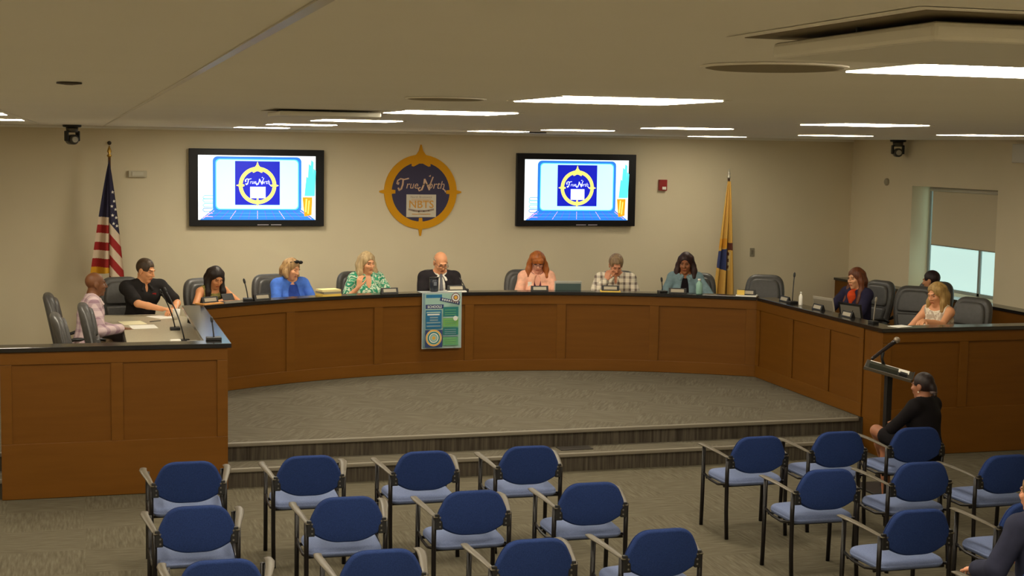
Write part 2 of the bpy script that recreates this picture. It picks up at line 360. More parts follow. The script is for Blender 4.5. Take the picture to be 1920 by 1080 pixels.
# ------------------------------------------------------------------ screens with the slide
E_ = lambda n, c, e: mat('screen_'+n, c, .4, emit=e)
SCR = [E_('white', (240, 250, 255), 1.0), E_('sky', (196, 248, 255), 1.0), E_('blue', (40, 128, 235), .9), E_('royal', (6, 24, 190), .9), E_('yellow', (255, 238, 120), 1.0),
       E_('aqua', (90, 230, 240), .9), E_('orange', (245, 158, 20), .9), E_('violet', (110, 90, 230), .8), E_('paleblue', (90, 170, 250), .9), E_('pink', (240, 180, 215), .9)]
def emblem(a, cu, cv, R, ring, disc, text, plaque, orange, grey, words=True):
    """ring with four compass points, a disc, script lettering and a plaque"""
    a.poly([(cu-.28*R, cv+.94*R), (cu-.13*R, cv+1.0*R), (cu-.06*R, cv+1.10*R), (cu-.015*R, cv+1.26*R), (cu+.015*R, cv+1.26*R), (cu+.06*R, cv+1.10*R), (cu+.13*R, cv+1.0*R), (cu+.28*R, cv+.94*R)], ring)
    for dx, dy in ((-1, 0), (1, 0), (0, -1)):
        px, py = -dy, dx
        a.poly([(cu+dx*.97*R+px*.06*R, cv+dy*.97*R+py*.06*R), (cu+dx*1.12*R+px*.02*R, cv+dy*1.12*R+py*.02*R), (cu+dx*1.12*R-px*.02*R, cv+dy*1.12*R-py*.02*R), (cu+dx*.97*R-px*.06*R, cv+dy*.97*R-py*.06*R)], ring)
    a.ring(cu, cv, 0, .83*R, disc); a.ring(cu, cv, .80*R, R, ring)
    a.poly([(cu-.26*R, cv+.82*R), (cu+.26*R, cv+.82*R), (cu+.26*R, cv+.69*R), (cu+.20*R, cv+.68*R), (cu+.05*R, cv+.76*R), (cu-.05*R, cv+.76*R), (cu-.20*R, cv+.68*R), (cu-.26*R, cv+.69*R)], ring)
    for dx, dy in ((-1, 0), (1, 0), (0, -1)):
        px, py = -dy, dx
        a.poly([(cu+dx*.83*R+px*.06*R, cv+dy*.83*R+py*.06*R), (cu+dx*.70*R+px*.045*R, cv+dy*.70*R+py*.045*R), (cu+dx*.70*R-px*.045*R, cv+dy*.70*R-py*.045*R), (cu+dx*.83*R-px*.06*R, cv+dy*.83*R-py*.06*R)], ring)
    # script lettering
    a.text('rue', cu-.25*R, cv+.09*R, .29*R, text, .25, 0, .85); a.text('orth', cu+.41*R, cv+.09*R, .30*R, text, .25, 0, .9)
    T = lambda pts, w=.035: a.line([(cu+x*R, cv+y*R) for x, y in pts], w*R, text)
    T([(-.66, .22), (-.64, .30), (-.56, .35), (-.46, .33), (-.34, .36)]); T([(-.49, .33), (-.50, .2), (-.54, .08), (-.60, .04), (-.62, .10)], .045); T([(-.66, .22), (-.62, .20), (-.61, .25)], .03)
    T([(.02, .06), (.08, .2), (.10, .34)], .045); T([(.10, .34), (.17, .2), (.23, .06)], .045); T([(.23, .06), (.26, .22), (.33, .40)], .035); T([(.02, .06), (-.05, .03), (-.08, .09), (-.02, .12)], .03)
    T([(.60, .09), (.66, .05), (.68, .0)], .03); T([(.22, .42), (.26, .45), (.25, .41)], .02)
    # plaque
    a.rect(cu-.40*R, cu+.42*R, cv-.68*R, cv-.07*R, plaque)
    if words:
        a.text('North Brunswick', cu+.01*R, cv-.165*R, .085*R, grey); a.text('NBTS', cu+.01*R, cv-.43*R, .29*R, orange, 0, .004*R)
        for k in range(3): a.line([(cu+.01*R+.30*R*t, cv-(.20+.04*k)*R+.0*t) for t in (-.9, .9)], .012*R, orange)
        a.line([(cu+.01*R+.34*R*t, cv-.52*R+.05*R*t*t) for t in (-1, -.6, -.2, .2, .6, 1)], .05*R, grey); a.line([(cu+.01*R+.25*R*t, cv-.60*R) for t in (-1, 1)], .02*R, orange)
def television(x, label):
    t = thing('television', label, 'television', (x, WALLY-.08, 2.425), 0, 'wall screens showing the slide')
    W, H = .845, .485
    MB().box(-W, W, -.02, .04, -H, H).build('bezel', 'black_gloss', t, bevel=.006)
    MB().box(-.3, .3, .041, .079, -.25, .25).build('wall_mount', 'black', t)
    b = MB(); b.box(.0, .14, -.024, -.0205, -H+.012, -H+.024).box(.17, .30, -.024, -.0205, -H+.012, -H+.024)
    b.build('logo_strip', mat('bezel_silver', (170, 165, 175), .3), t)
    a = Art(); w, h = .735, .405; o0 = .0
    a.rect(-w, w, -h, h, 0)
    # drawn laptop: lid, screen, keyboard
    a.poly([(-w+.02, -h), (w-.0, -h), (.55, -.27), (-.55, -.27)], 2)
    a.rrect(-.555, .555, -.31, .39, .06, 2); a.rrect(-.52, .52, -.275, .36, .05, 5); a.rrect(-.51, .51, -.265, .35, .05, 1)
    for k in range(13):
        u = -1+2*k/12; a.line([(u*.54, -.29), (u*.68, -.39)], .007, 7 if k % 3 else 9)
    for v, q in ((-.32, .575), (-.36, .64)): a.line([(-q, v), (q, v)], .006, 8)
    a.rect(-.28, .28, -.215, .335, 3)
    emblem(a, 0, .03, .235, 4, 3, 0, 0, 6, 8, False)
    # pencil cup at the right, books at the left
    for k, (u0, v1) in enumerate(((.60, .12), (.63, .28), (.66, .33), (.69, .22))): a.poly([(u0-.01, -.10), (u0+.03, -.10), (u0+.045, v1), (u0+.015, v1+.03)], 5)
    a.poly([(.565, -.115), (.69, -.115), (.68, -.34), (.59, -.36)], 6); a.line([(.615, -.14), (.605, -.30)], .018, 4); a.line([(.65, -.16), (.635, -.32)], .014, 4)
    for k, (c, v) in enumerate(((9, -.34), (2, -.28), (5, -.22), (5, -.16), (8, -.12))): a.line([(-.56, v+.02), (-.66-.01*(k % 2), v+.02), (-.68, v), (-.66, v-.022), (-.56, v-.022)], .008, c)
    s = a.build('screen', SCR, t); s.location = (0, -.0205, 0)
television(2.134, 'left wall screen showing a drawn laptop, above the woman in blue')
television(6.39, 'right wall screen showing a drawn laptop, above the ginger haired woman')
sg = thing('round_sign', 'round navy and gold compass emblem on the wall between the two screens', 'wall sign', (4.262, WALLY, 2.385))
R = .485
bk = MB(); bk.lathe([(R, -.001), (R, -.018), (R-.004, -.02)], (0, 0, 0), 64, 'y', 0)
bk.build('backing_disc', 'gold', sg)
a = Art(); emblem(a, 0, 0, R, 0, 1, 2, 3, 4, 5)
fc = a.build('face', ['gold', 'navy', mat('sign_script', (214, 178, 150), .6), mat('sign_plaque', (206, 198, 180), .6), mat('sign_orange', (206, 150, 62), .6), mat('sign_grey', (150, 130, 110), .6)], sg); fc.location = (0, -.021, 0)
sp = MB()
for pts in ([(-.28*R, .94*R), (-.13*R, 1.0*R), (-.06*R, 1.10*R), (-.015*R, 1.27*R), (.015*R, 1.27*R), (.06*R, 1.10*R), (.13*R, 1.0*R), (.28*R, .94*R)], [(-.98*R, .06*R), (-.98*R, -.06*R), (-1.13*R, -.02*R), (-1.13*R, .02*R)], [(.98*R, .06*R), (.98*R, -.06*R), (1.13*R, -.02*R), (1.13*R, .02*R)], [(-.06*R, -.98*R), (.06*R, -.98*R), (.02*R, -1.19*R), (-.02*R, -1.19*R)]):
    n = len(pts); sp.add([(u, -.001, v) for u, v in pts]+[(u, -.018, v) for u, v in pts], [tuple(range(n)), tuple(range(n, 2*n))[::-1]]+[(i, i+n, (i+1) % n+n, (i+1) % n) for i in range(n)])
sp.build('compass_point', 'gold', sg)

# ------------------------------------------------------------------ flags
def drape(prof, z_top, z_bot, nu, nt, colour, shift=0):
    """cloth hung from a pole top: prof(u,t) -> (x,y); z_bot(u)"""
    mb = MB(); vs = []
    for j in range(nt+1):
        t = j/nt
        for i in range(nu+1):
            u = i/nu; x, y = prof(u, t); vs.append((x, y, z_top+(z_bot(u)-z_top)*t))
    fs = [(j*(nu+1)+i, (j+1)*(nu+1)+i, (j+1)*(nu+1)+i+1, j*(nu+1)+i+1) for j in range(nt) for i in range(nu)]
    mb.add(vs, fs)
    for k, f in enumerate(fs):
        c = np.mean([vs[i] for i in f], 0); mb.m[k] = colour(c[0], c[2], (k % nu)/nu, (k//nu)/nt)
    return mb
FL = [mat('flag_red', (150, 26, 22), .8), mat('flag_white', (206, 186, 160), .8), mat('flag_navy', (34, 30, 58), .8), mat('flag_gold_fringe', (206, 150, 24), .7)]
us = thing('flag', 'stars and stripes flag with gold fringe hanging on its pole at the left', 'flag', (.33, 18.42, ZD))
MB().lathe([(.16, 0), (.16, .03), (.03, .05), (.03, .09)]).build('base', 'brass', us, True)
MB().tube([(0, 0, .05), (0, 0, 2.46)], .016, 12).build('pole', mat('flag_pole_oak', (92, 58, 26), .4), us, True)
MB().lathe([(.02, 2.46), (.03, 2.48), (.012, 2.50), (.028, 2.53), (.004, 2.60)]).build('finial', 'brass', us, True)
def left_col(x, z, u, t):
    zz = z+(x+.1)*.06
    lv = [1.74, 1.645, 1.545, 1.435, 1.335, 1.235, 1.13, 1.075]
    k = sum(zz < q for q in lv)
    return 2 if k == 0 else (3 if k >= 7 else (1 if k % 2 else 0))
def right_col(x, z, u, t):
    zz = z+1.25*x
    if t > .965: return 3
    if zz > 1.66: return 2
    return 1 if int((1.66-zz)/.128) % 2 == 0 else 0
clL = drape(lambda u, t: (-.005-.235*u*t**.85, -.02-.05*sin(u*pi*2.2)*t), 2.42, lambda u: 1.06-.02*u, 60, 330, left_col).build('fringed_panel', FL, us, True)
clR = drape(lambda u, t: (-.01+.195*u*t**.75, -.03-.06*t*sin(pi*u*1.5+.6)), 2.43, lambda u: .84-.12*u, 70, 400, right_col).build('striped_fold', FL, us, True)
st = MB()
for x, z in ((.032, 2.04), (.048, 1.93), (.022, 1.87), (.066, 1.83), (.03, 1.76), (.072, 1.73), (.04, 1.66), (.08, 1.63)):
    tt = (2.43-z)/1.62; uu = (x+.01)/(.195*tt**.75); y = -.036-.06*tt*sin(pi*min(uu, 1)*1.5+.6)-.004; pts = []
    for k in range(10):
        r = .022 if k % 2 == 0 else .009; pts.append((x+r*sin(k*pi/5), y, z+r*cos(k*pi/5)))
    st.add(pts, [tuple(range(10))[::-1]])
st.build('star', 'white', clR)
NJ = [mat('buff_cloth', (208, 164, 78), .8), mat('crest_blue', (48, 58, 104), .8), mat('crest_brown', (92, 44, 30), .8), mat('crest_orange', (206, 146, 40), .8), mat('crest_cream', (206, 186, 130), .8)]
nj = thing('flag', 'buff yellow state flag with blue crest hanging on its pole at the right', 'flag', (8.48, 18.42, ZD))
MB().lathe([(.16, 0), (.16, .03), (.03, .05), (.03, .09)]).build('base', 'brass', nj, True)
MB().tube([(0, 0, .05), (0, 0, 2.28)], .016, 12).build('pole', mat('flag_pole_dark', (66, 44, 24), .4), nj, True)
MB().lathe([(.02, 2.28), (.026, 2.30), (.012, 2.31), (.02, 2.34), (.004, 2.41)]).build('finial', mat('finial_silver', (190, 186, 172), .3, .5), nj, True)
def nj_col(x, z, u, t):
    if 1.02 < z < 1.33+.3*x and -.16 < x < -.025 and z > 1.02-.9*(x+.03)*.35: return 1
    if 1.33 < z < 1.46 and -.16 < x < -.02: return 3
    if 1.30 < z < 1.40 and -.02 < x < .06: return 2
    if 1.02 < z < 1.28 and -.02 < x < .035: return 2 if (int((z-1.0)/.045) % 2 and x < .025) else 4
    return 0
def nj_prof(u, t):
    w = .045+.30*t**.9; return (-.62*w+w*u-.015*t, -.03-.045*t**.6*(sin(u*pi*5)+.3))
drape(nj_prof, 2.24, lambda u: .42+.05*u, 110, 330, nj_col).build('cloth', NJ, nj, True)

# ------------------------------------------------------------------ council desk in three runs
def inset(mb, p0, p1, z0, z1, th=.012, rail=.055):
    """raised rails and stiles round a recessed panel on a straight front from p0 to p1 (offset to the outside = right of travel)"""
    pass
def rails(path, lens, panels, z0, z1, zb, ztop, out=.014):
    """frame standing proud of a front: path = function s -> (x,y), outside to the right; panels = list of (s0,s1)"""
    mb = MB()
    def strip(s0, s1, a, b):
        n = max(1, int((s1-s0)/.12)); pts = [path(s0+(s1-s0)*k/n) for k in range(n+1)]
        mb.add(*sweep(pts, [(-out, a), (-out, b), (-.0005, b), (-.0005, a)]))
    S0, S1 = lens
    strip(S0, S1, z1, ztop); strip(S0, S1, zb, z0)
    ed = [S0]+[q for p in panels for q in p]+[S1]
    for a, b in zip(ed[::2], ed[1::2]):
        if b-a > .005: strip(a, b, z0+.0003, z1-.0003)
    return mb
LF = [(-.66, 12.66), (1.19, 12.66)]
FRONT_Z0, FRONT_Z1 = .47, 1.135
# left run: front along X, then back along Y
dl = thing('council_desk', 'left wing of the brown panelled council desk with black ledge', 'desk', (0, 0, 0))
p = [(-.66, 12.66), (1.19, 12.66), (1.19, 15.62)]
MB().add(*sweep(p[:2], [(0, .003), (0, 1.24), (.035, 1.24), (.035, .003)])).build('front_panel', 'wood', dl)
MB().box(1.155, 1.19, 12.70, 13.009, .173, 1.24).box(1.155, 1.19, 13.0095, 15.62, ZD+.003, 1.24).build('inner_panel', 'wood', dl)
MB().box(-.66, -.625, 12.70, 13.0, .173, 1.24).build('end_panel', 'wood', dl)
rails(lambda s: (-.66+s, 12.66), (0, 1.85), [(.09, .88), (.98, 1.76)], FRONT_Z0, FRONT_Z1, .003, 1.239).build('panel_frame', 'wood2', dl, bevel=.004)
MB().add(*sweep([(-.70, 12.66), (1.19, 12.66), (1.19, 15.66)], [(-.03, 1.241), (-.03, ZT), (.19, ZT), (.19, 1.241)])).build('ledge', 'black_top', dl, bevel=.004)
MB().prism([(-.6, 12.70), (.40, 12.70), (1.15, 12.70), (1.15, 15.5), (1.06, 15.8), (1.10, 16.30), (.92, 16.62), (.2, 16.62), (.10, 15.92), (.40, 15.36), (.40, 13.36), (-.6, 13.36)], ZW-.035, ZW).build('worktop', 'worktop', dl)
MB().prism([(.385, 13.37), (.40, 13.37), (.40, 15.36), (.10, 15.92), (.085, 15.92), (.385, 15.355)], ZW-.16, ZW-.036).build('edge_apron', 'black', dl)
# arc run
da = thing('council_desk', 'long curved middle section of the brown panelled council desk', 'desk', (0, 0, 0))
A0, A1 = 125.0, 55.2
arc = lambda s: arcpt(A0-s/AR*180/pi, AR)
L = radians(A0-A1)*AR
S = lambda deg: radians(A0-deg)*AR
def arcsweep(r0, r1, z0, z1, a0=A0, a1=A1, n=60):
    return sweep([arcpt(a0+(a1-a0)*k/n, AR) for k in range(n+1)], [(r0, z0), (r0, z1), (r1, z1), (r1, z0)])
MB().add(*arcsweep(0, .035, ZD+.003, 1.24)).build('front_panel', 'wood', da)
seams = [A0-.6, 113.28, 101.9, 90.44, 78.98, 67.6, 55.9]
rails(arc, (0, L), [(S(a)+.055, S(b)-.055) for a, b in zip(seams, seams[1:])], ZD+.14, 1.13, ZD+.003, 1.239).build('panel_frame', 'wood2', da, bevel=.004)
MB().add(*arcsweep(-.03, .19, 1.241, ZT, A0+.1, A1+.1)).build('ledge', 'black_top', da, bevel=.004)
MB().add(*arcsweep(.20, .70, ZW-.035, ZW, 121, A1+3)).build('worktop', 'worktop', da)
# right run: along Y on the inner face, then the front along X
dr = thing('council_desk', 'right wing of the brown panelled council desk behind the lectern', 'desk', (0, 0, 0))
RA, RB, RC = (7.62, 15.64), (7.53, 12.66), (10.30, 12.66)
MB().add(*sweep([RA, (7.5395, 12.9)], [(0, ZD+.003), (0, 1.24), (.035, 1.24), (.035, ZD+.003)])).add(*sweep([(7.541, 13.008), RB], [(0, .003), (0, ZD+.002), (.035, ZD+.002), (.035, .003)])).add(*sweep([(7.5395, 12.8995), RB], [(0, ZD+.003), (0, 1.24), (.035, 1.24), (.035, ZD+.003)])).build('inner_panel', 'wood', dr)
MB().add(*sweep([(7.567, 12.66), RC], [(0, .003), (0, 1.24), (.035, 1.24), (.035, .003)])).build('front_panel', 'wood', dr)
lr = lambda s: (RA[0]+(RB[0]-RA[0])*s/2.98, RA[1]+(RB[1]-RA[1])*s/2.98)
r1 = rails(lr, (0, 2.60), [(.09, .88), (.98, 1.77), (1.87, 2.52)], ZD+.14, 1.13, ZD+.003, 1.239)
r2 = rails(lambda s: (7.515+s, 12.66), (0, 2.785), [(.10, .87), (.97, 1.75), (1.85, 2.63)], FRONT_Z0, FRONT_Z1, .003, 1.239)
o = len(r1.v); r1.v += r2.v; r1.f += [tuple(i+o for i in f) for f in r2.f]; r1.m += r2.m
r1.build('panel_frame', 'wood2', dr, bevel=.004)
MB().add(*sweep([(7.62, 15.60), RB, (10.33, 12.66)], [(-.03, 1.241), (-.03, ZT), (.19, ZT), (.19, 1.241)])).build('ledge', 'black_top', dr, bevel=.004)
MB().prism([(7.83, 15.55), (7.74, 12.87), (10.3, 12.87), (10.3, 13.2), (8.55, 13.2), (8.28, 13.5), (8.28, 15.3)], ZW-.035, ZW).build('worktop', 'worktop', dr)
tag(MB().box(4.28, 4.60, 12.83, 12.99, .1695, .176).build('floor_grille', mat('grille_dark', (40, 34, 28), .6)), 'dark metal floor grille set in the lower carpeted step', 'floor grille')

exec_marker = 0
# ------------------------------------------------------------------ blue stacking armchairs
def rounded(pts_r, n=6):
    """closed polygon with per-corner radius: [(x,y,r),...]"""
    out = []; k = len(pts_r)
    for i in range(k):
        p = np.array(pts_r[i][:2], float); r = pts_r[i][2]; a = np.array(pts_r[i-1][:2], float)-p; b = np.array(pts_r[(i+1) % k][:2], float)-p
        la, lb = np.linalg.norm(a), np.linalg.norm(b); a /= la; b /= lb; r = min(r, la*.49, lb*.49)
        for j in range(n+1):
            t = j/n; q = (1-t)**2*(p+a*r)+2*t*(1-t)*p+t*t*(p+b*r); out.append(tuple(q))
    return out
def make_chair():
    t = thing('armchair', 'x', 'chair', (0, 0, 0))
    # backrest pad faces +Y; wide at the bottom, narrower rounded top
    ol = rounded([(-.228, .57, .03), (-.11, .505, .12), (.11, .505, .12), (.228, .57, .03), (.235, .65, .07), (.165, .80, .1), (-.165, .80, .1), (-.235, .65, .07)])
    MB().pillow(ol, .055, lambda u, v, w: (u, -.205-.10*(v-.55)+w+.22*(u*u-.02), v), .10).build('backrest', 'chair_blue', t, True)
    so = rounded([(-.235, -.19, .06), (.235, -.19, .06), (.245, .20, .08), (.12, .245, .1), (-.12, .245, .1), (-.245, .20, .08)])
    MB().pillow(so, .065, lambda u, v, w: (u, v, .432+w-.25*max(0, v-.16)**1.5), .12).build('seat', 'seat_blue_lit', t, True)
    for sx in (-1, 1):
        MB().tube([(sx*.262, .235, .0), (sx*.262, .225, .2), (sx*.262, .215, .64)], .0155, 10).build('leg', 'chair_metal', t, True)
        MB().tube([(sx*.25, -.225, .0), (sx*.25, -.205, .2), (sx*.25, -.20, .45), (sx*.25, -.205, .64)], .0155, 10).build('leg', 'chair_metal', t, True)
        MB().tube([(sx*.258, -.20, .43), (sx*.255, -.05, .395), (sx*.258, .1, .40), (sx*.262, .22, .43)], .010, 8).build('side_rail', 'chair_metal', t, True)
        pts = [(sx*.243, -.235, .634), (sx*.25, -.18, .640), (sx*.265, -.08, .652), (sx*.285, .04, .664), (sx*.296, .14, .668), (sx*.290, .225, .664), (sx*.280, .262, .655)]
        MB().tube(pts, [.014, .018, .022, .026, .027, .024, .010], 12, 0, .30, (0, 0, 1)).build('armrest', 'arm', t, True)
        br = MB().obox((sx*.225, -.222, .605), (.024, 0, 0), (0, .012, 0), (0, .004, .05)).build('bracket', 'black', t, bevel=.004)
        sc_ = MB()
        for z in (.575, .605, .635): sc_.lathe([(.006, -.003), (.006, 0)], (sx*.218, -.236, z), 8, 'y')
        sc_.build('screw', 'steel', br)
    for y_, w_ in ((-.14, .25), (.17, .258)): MB().tube([(-w_, y_, .40), (w_, y_, .40)], .011, 8).build('cross_bar', 'chair_metal', t, True)
    return t
CH = [('leftmost blue armchair of the front row, against the left desk', .69, 10.40), ('second blue armchair from the left in the front row', 1.53, 10.42), ('third blue armchair from the left in the front row, below the step', 2.36, 10.40),
 ('fourth blue armchair of the front row, nearest the aisle on its left side', 3.16, 10.42), ('front row blue armchair right of the aisle, nearest the aisle', 5.005, 10.40), ('front row blue armchair beside the seated woman in black, at her left hand', 5.725, 10.45), ('front row blue armchair holding the seated woman in black', 6.445, 10.48),
 ('leftmost blue armchair of the second row, partly before the front one', .65, 9.13), ('second blue armchair from the left in the second row', 1.58, 9.16), ('third blue armchair from the left in the second row', 2.39, 9.15),
 ('second row blue armchair on the left bank, nearest the aisle', 3.22, 9.20), ('second row blue armchair right of the aisle, nearest the aisle', 4.97, 9.23), ('second row blue armchair directly behind the woman in black', 5.75, 9.30), ('second row blue armchair at the right edge of the picture', 6.51, 9.38),
 ('leftmost blue armchair at the bottom edge, third row', .69, 7.93), ('third row blue armchair at the bottom edge, second from the left', 1.555, 7.93), ('third row blue armchair at the bottom, third from the left', 2.43, 7.95),
 ('third row blue armchair on the left bank, nearest the aisle', 3.22, 7.99), ('third row blue armchair right of the aisle, nearest the aisle', 4.96, 8.07), ('third row blue armchair in front of the person at the bottom right', 5.79, 8.07),
 ('blue armchair holding the person at the bottom right corner', 4.97, 6.78)]
c0 = make_chair(); G = 'rows of blue audience armchairs'
for i, (lb, x, y) in enumerate(CH):
    rz = random.uniform(-.03, .03)
    if i == 0: c0.location = (x, y, .0005); c0.rotation_euler = (0, 0, rz); tag(c0, lb, None, G)
    else: dup(c0, (x, y, .0005), rz, lb, G)

# ------------------------------------------------------------------ leather conference chairs (face local -Y)
def make_leather():
    t = thing('conference_chair', 'x', 'chair', (0, 0, 0))
    ol = rounded([(-.20, .50, .06), (.20, .50, .06), (.262, .86, .14), (.215, 1.10, .17), (-.215, 1.10, .17), (-.262, .86, .14)])
    f = lambda u, v, w: (u, .22+.20*(v-.5)-w*1.0+.0*u+.35*(-u*u), v)
    MB().pillow(ol, .10, lambda u, v, w: f(u, v, w-.03), .16).build('backrest', 'leather', t, True)
    il = rounded([(-.16, .54, .05), (.16, .54, .05), (.20, .74, .06), (.20, .78, .05), (-.20, .78, .05), (-.20, .74, .06)])
    MB().pillow(il, .07, lambda u, v, w: f(u, v, w+.022), .2).build('lumbar_cushion', 'leather', t, True)
    iu = rounded([(-.20, .80, .05), (.20, .80, .05), (.205, .88, .09), (.17, 1.05, .12), (-.17, 1.05, .12), (-.205, .88, .09)])
    MB().pillow(iu, .07, lambda u, v, w: f(u, v, w+.022), .2).build('head_cushion', 'leather', t, True)
    so = rounded([(-.25, -.26, .1), (.25, -.26, .1), (.24, .24, .08), (-.24, .24, .08)])
    MB().pillow(so, .10, lambda u, v, w: (u, v, .415+w), .15).build('seat', 'leather', t, True)
    for sx in (-1, 1):
        a = MB().tube([(sx*.27, .22, .62), (sx*.30, .1, .655), (sx*.305, -.12, .66), (sx*.30, -.2, .64)], [.022, .03, .032, .02], 12, 0, .6, (0, 0, 1)).build('armrest', 'black', t, True)
        MB().tube([(sx*.22, .05, .38), (sx*.30, .03, .40), (sx*.305, 0, .64)], .016, 8).build('arm_support', 'black', a, True)
    MB().tube([(0, 0, .10), (0, 0, .37)], .028, 12).build('gas_lift', 'black', t, True)
    b = MB()
    for k in range(5):
        q = 2*pi*k/5+.3; b.tube([(0, 0, .12), (.30*cos(q), .30*sin(q), .075)], [.03, .02], 8)
    b.build('star_base', 'black', t, True)
    for k in range(5):
        q = 2*pi*k/5+.3; MB().lathe([(.03, -.02), (.03, .02)], (.30*cos(q), .30*sin(q), .031), 14, 'x').build('caster', 'black', t, True)
    return t
face_in = lambda deg: atan2(-cos(radians(deg)), sin(radians(deg)))
LC = []
for lb, deg, r, dz in (('leather chair behind the dark haired woman looking at her phone', 117.0, 6.72, 0), ('leather chair behind the woman in blue', 109.2, 6.78, 0), ('leather chair behind the woman in the green print top', 99.9, 6.80, 0), ('leather chair behind the bald man in a suit', 91.07, 6.84, 0),
                   ('leather chair behind the ginger haired woman in pink', 81.75, 6.80, 0), ('leather chair behind the man in the checked shirt', 71.64, 6.80, 0), ('leather chair behind the woman in the denim jacket', 63.3, 6.78, 0), ('empty leather chair beside the buff state flag', 56.2, 6.85, 0)):
    LC.append((lb, *arcpt(deg, r-.22), face_in(deg)))
LC += [('leather chair behind the man in the black polo shirt', .50, 17.05, .25),
       ('leather chair behind the bald man at the left wing', .02, 15.62, pi/2), ('empty leather chair nearest the left wing front ledge', .12, 13.83, pi/2+.05), ('empty leather chair between the front ledge and the bald man', .36, 14.62, pi/2),
       ('leather chair behind the woman with the orange scarf', 9.08, 15.85, -pi/2+.25), ('empty leather chair left of the blonde woman, facing the room', 9.22, 14.95, -.75), ('leather chair behind the blonde woman in the sleeveless top', 9.06, 13.80, -pi/2+.35), ('leather chair behind the young man near the window', 9.78, 15.60, -pi/2+.5)]
l0 = make_leather(); G = 'charcoal leather chairs round the council desk'
for i, (lb, x, y, rz) in enumerate(LC):
    if i == 0: l0.location = (x, y, ZD+.001); l0.rotation_euler = (0, 0, rz); tag(l0, lb, None, G)
    else: dup(l0, (x, y, ZD+.001), rz, lb, G)
# ------------------------------------------------------------------ people: implicit surfaces meshed with surface nets
def rotx(a): c, s = cos(a), sin(a); return np.array(((1, 0, 0), (0, c, -s), (0, s, c)))
def roty(a): c, s = cos(a), sin(a); return np.array(((c, 0, s), (0, 1, 0), (-s, 0, c)))
def rotz(a): c, s = cos(a), sin(a); return np.array(((c, -s, 0), (s, c, 0), (0, 0, 1)))
I3 = np.eye(3); A_ = lambda *p: np.array(p, float)
def cap(a, b, ra, rb=None): return ('c', np.array(a, float), np.array(b, float), ra, ra if rb is None else rb)
def ell(c, r, R=I3): return ('e', np.array(c, float), np.array(r, float), R)
def rbox(c, h, R=I3, r=.0): return ('b', np.array(c, float), np.array(h, float), R, r)
def prim_bbox(p):
    if p[0] == 'c': r = max(p[3], p[4]); return np.minimum(p[1], p[2])-r, np.maximum(p[1], p[2])+r
    e = np.abs(p[3]) @ p[2] + (p[4] if p[0] == 'b' else 0); return p[1]-e, p[1]+e
def prim_d(p, X, Y, Z):
    if p[0] == 'c':
        a, b = p[1], p[2]; d = b-a; L = d@d+1e-12
        t = np.clip(((X-a[0])*d[0]+(Y-a[1])*d[1]+(Z-a[2])*d[2])/L, 0, 1)
        return np.sqrt((X-a[0]-t*d[0])**2+(Y-a[1]-t*d[1])**2+(Z-a[2]-t*d[2])**2)-(p[3]+t*(p[4]-p[3]))
    c, h, R = p[1], p[2], p[3]; x, y, z = X-c[0], Y-c[1], Z-c[2]
    q = [R[0, i]*x+R[1, i]*y+R[2, i]*z for i in range(3)]
    if p[0] == 'e':
        k0 = np.sqrt(sum((q[i]/h[i])**2 for i in range(3))); k1 = np.sqrt(sum((q[i]/h[i]**2)**2 for i in range(3)))+1e-9
        return k0*(k0-1)/k1
    a = [np.abs(q[i])-h[i] for i in range(3)]
    return np.sqrt(sum(np.maximum(v, 0)**2 for v in a))+np.minimum(np.maximum(np.maximum(a[0], a[1]), a[2]), 0)-p[4]
def field(ops, h, g=0.0, wr=0.0, seed=0):
    """ops: list of (kind, prim, k); kind u joins, s cuts away after the offset g. Returns grid and origin"""
    bb = [prim_bbox(p) for k, p, _ in ops if k == 'u']
    lo = np.min([b[0] for b in bb], 0)-g-3*h-.012; hi = np.max([b[1] for b in bb], 0)+g+3*h+.012
    n = np.ceil((hi-lo)/h).astype(int)+1; F = np.full(n, .5, np.float32)
    ax = [(lo[i]+h*np.arange(n[i])).astype(np.float32) for i in range(3)]
    def sub(p, m):
        b0, b1 = prim_bbox(p); i0 = np.maximum(((b0-m-lo)/h).astype(int), 0); i1 = np.minimum(((b1+m-lo)/h).astype(int)+2, n)
        if np.any(i1 <= i0): return None, None
        s = tuple(slice(a, b) for a, b in zip(i0, i1))
        return s, prim_d(p, ax[0][s[0]][:, None, None], ax[1][s[1]][None, :, None], ax[2][s[2]][None, None, :])
    for kind, p, k in ops:
        if kind != 'u': continue
        s, d = sub(p, k+g+4*h+.01)
        if s is None: continue
        f = F[s]; hh = np.maximum(k-np.abs(f-d), 0)/max(k, 1e-6); F[s] = np.minimum(f, d)-hh*hh*k*.25
    if g: F -= g
    if wr:
        X, Y, Z = ax[0][:, None, None], ax[1][None, :, None], ax[2][None, None, :]; q = seed*1.7
        F += (wr*np.sin(23*X+17*Z+q+2*np.sin(9*Y+q))*np.sin(19*Z-11*X+8*Y+2*q)).astype(np.float32)
    for kind, p, k in ops:
        if kind != 's': continue
        s, d = sub(p, k+3*h)
        if s is None: continue
        f = F[s]; d = -d; hh = np.maximum(k-np.abs(f-d), 0)/max(k, 1e-6); F[s] = np.maximum(f, d)+hh*hh*k*.25
    for i in range(3):
        sl = [slice(None)]*3
        for e in (0, -1): sl[i] = e; F[tuple(sl)] = .5
    return F, lo
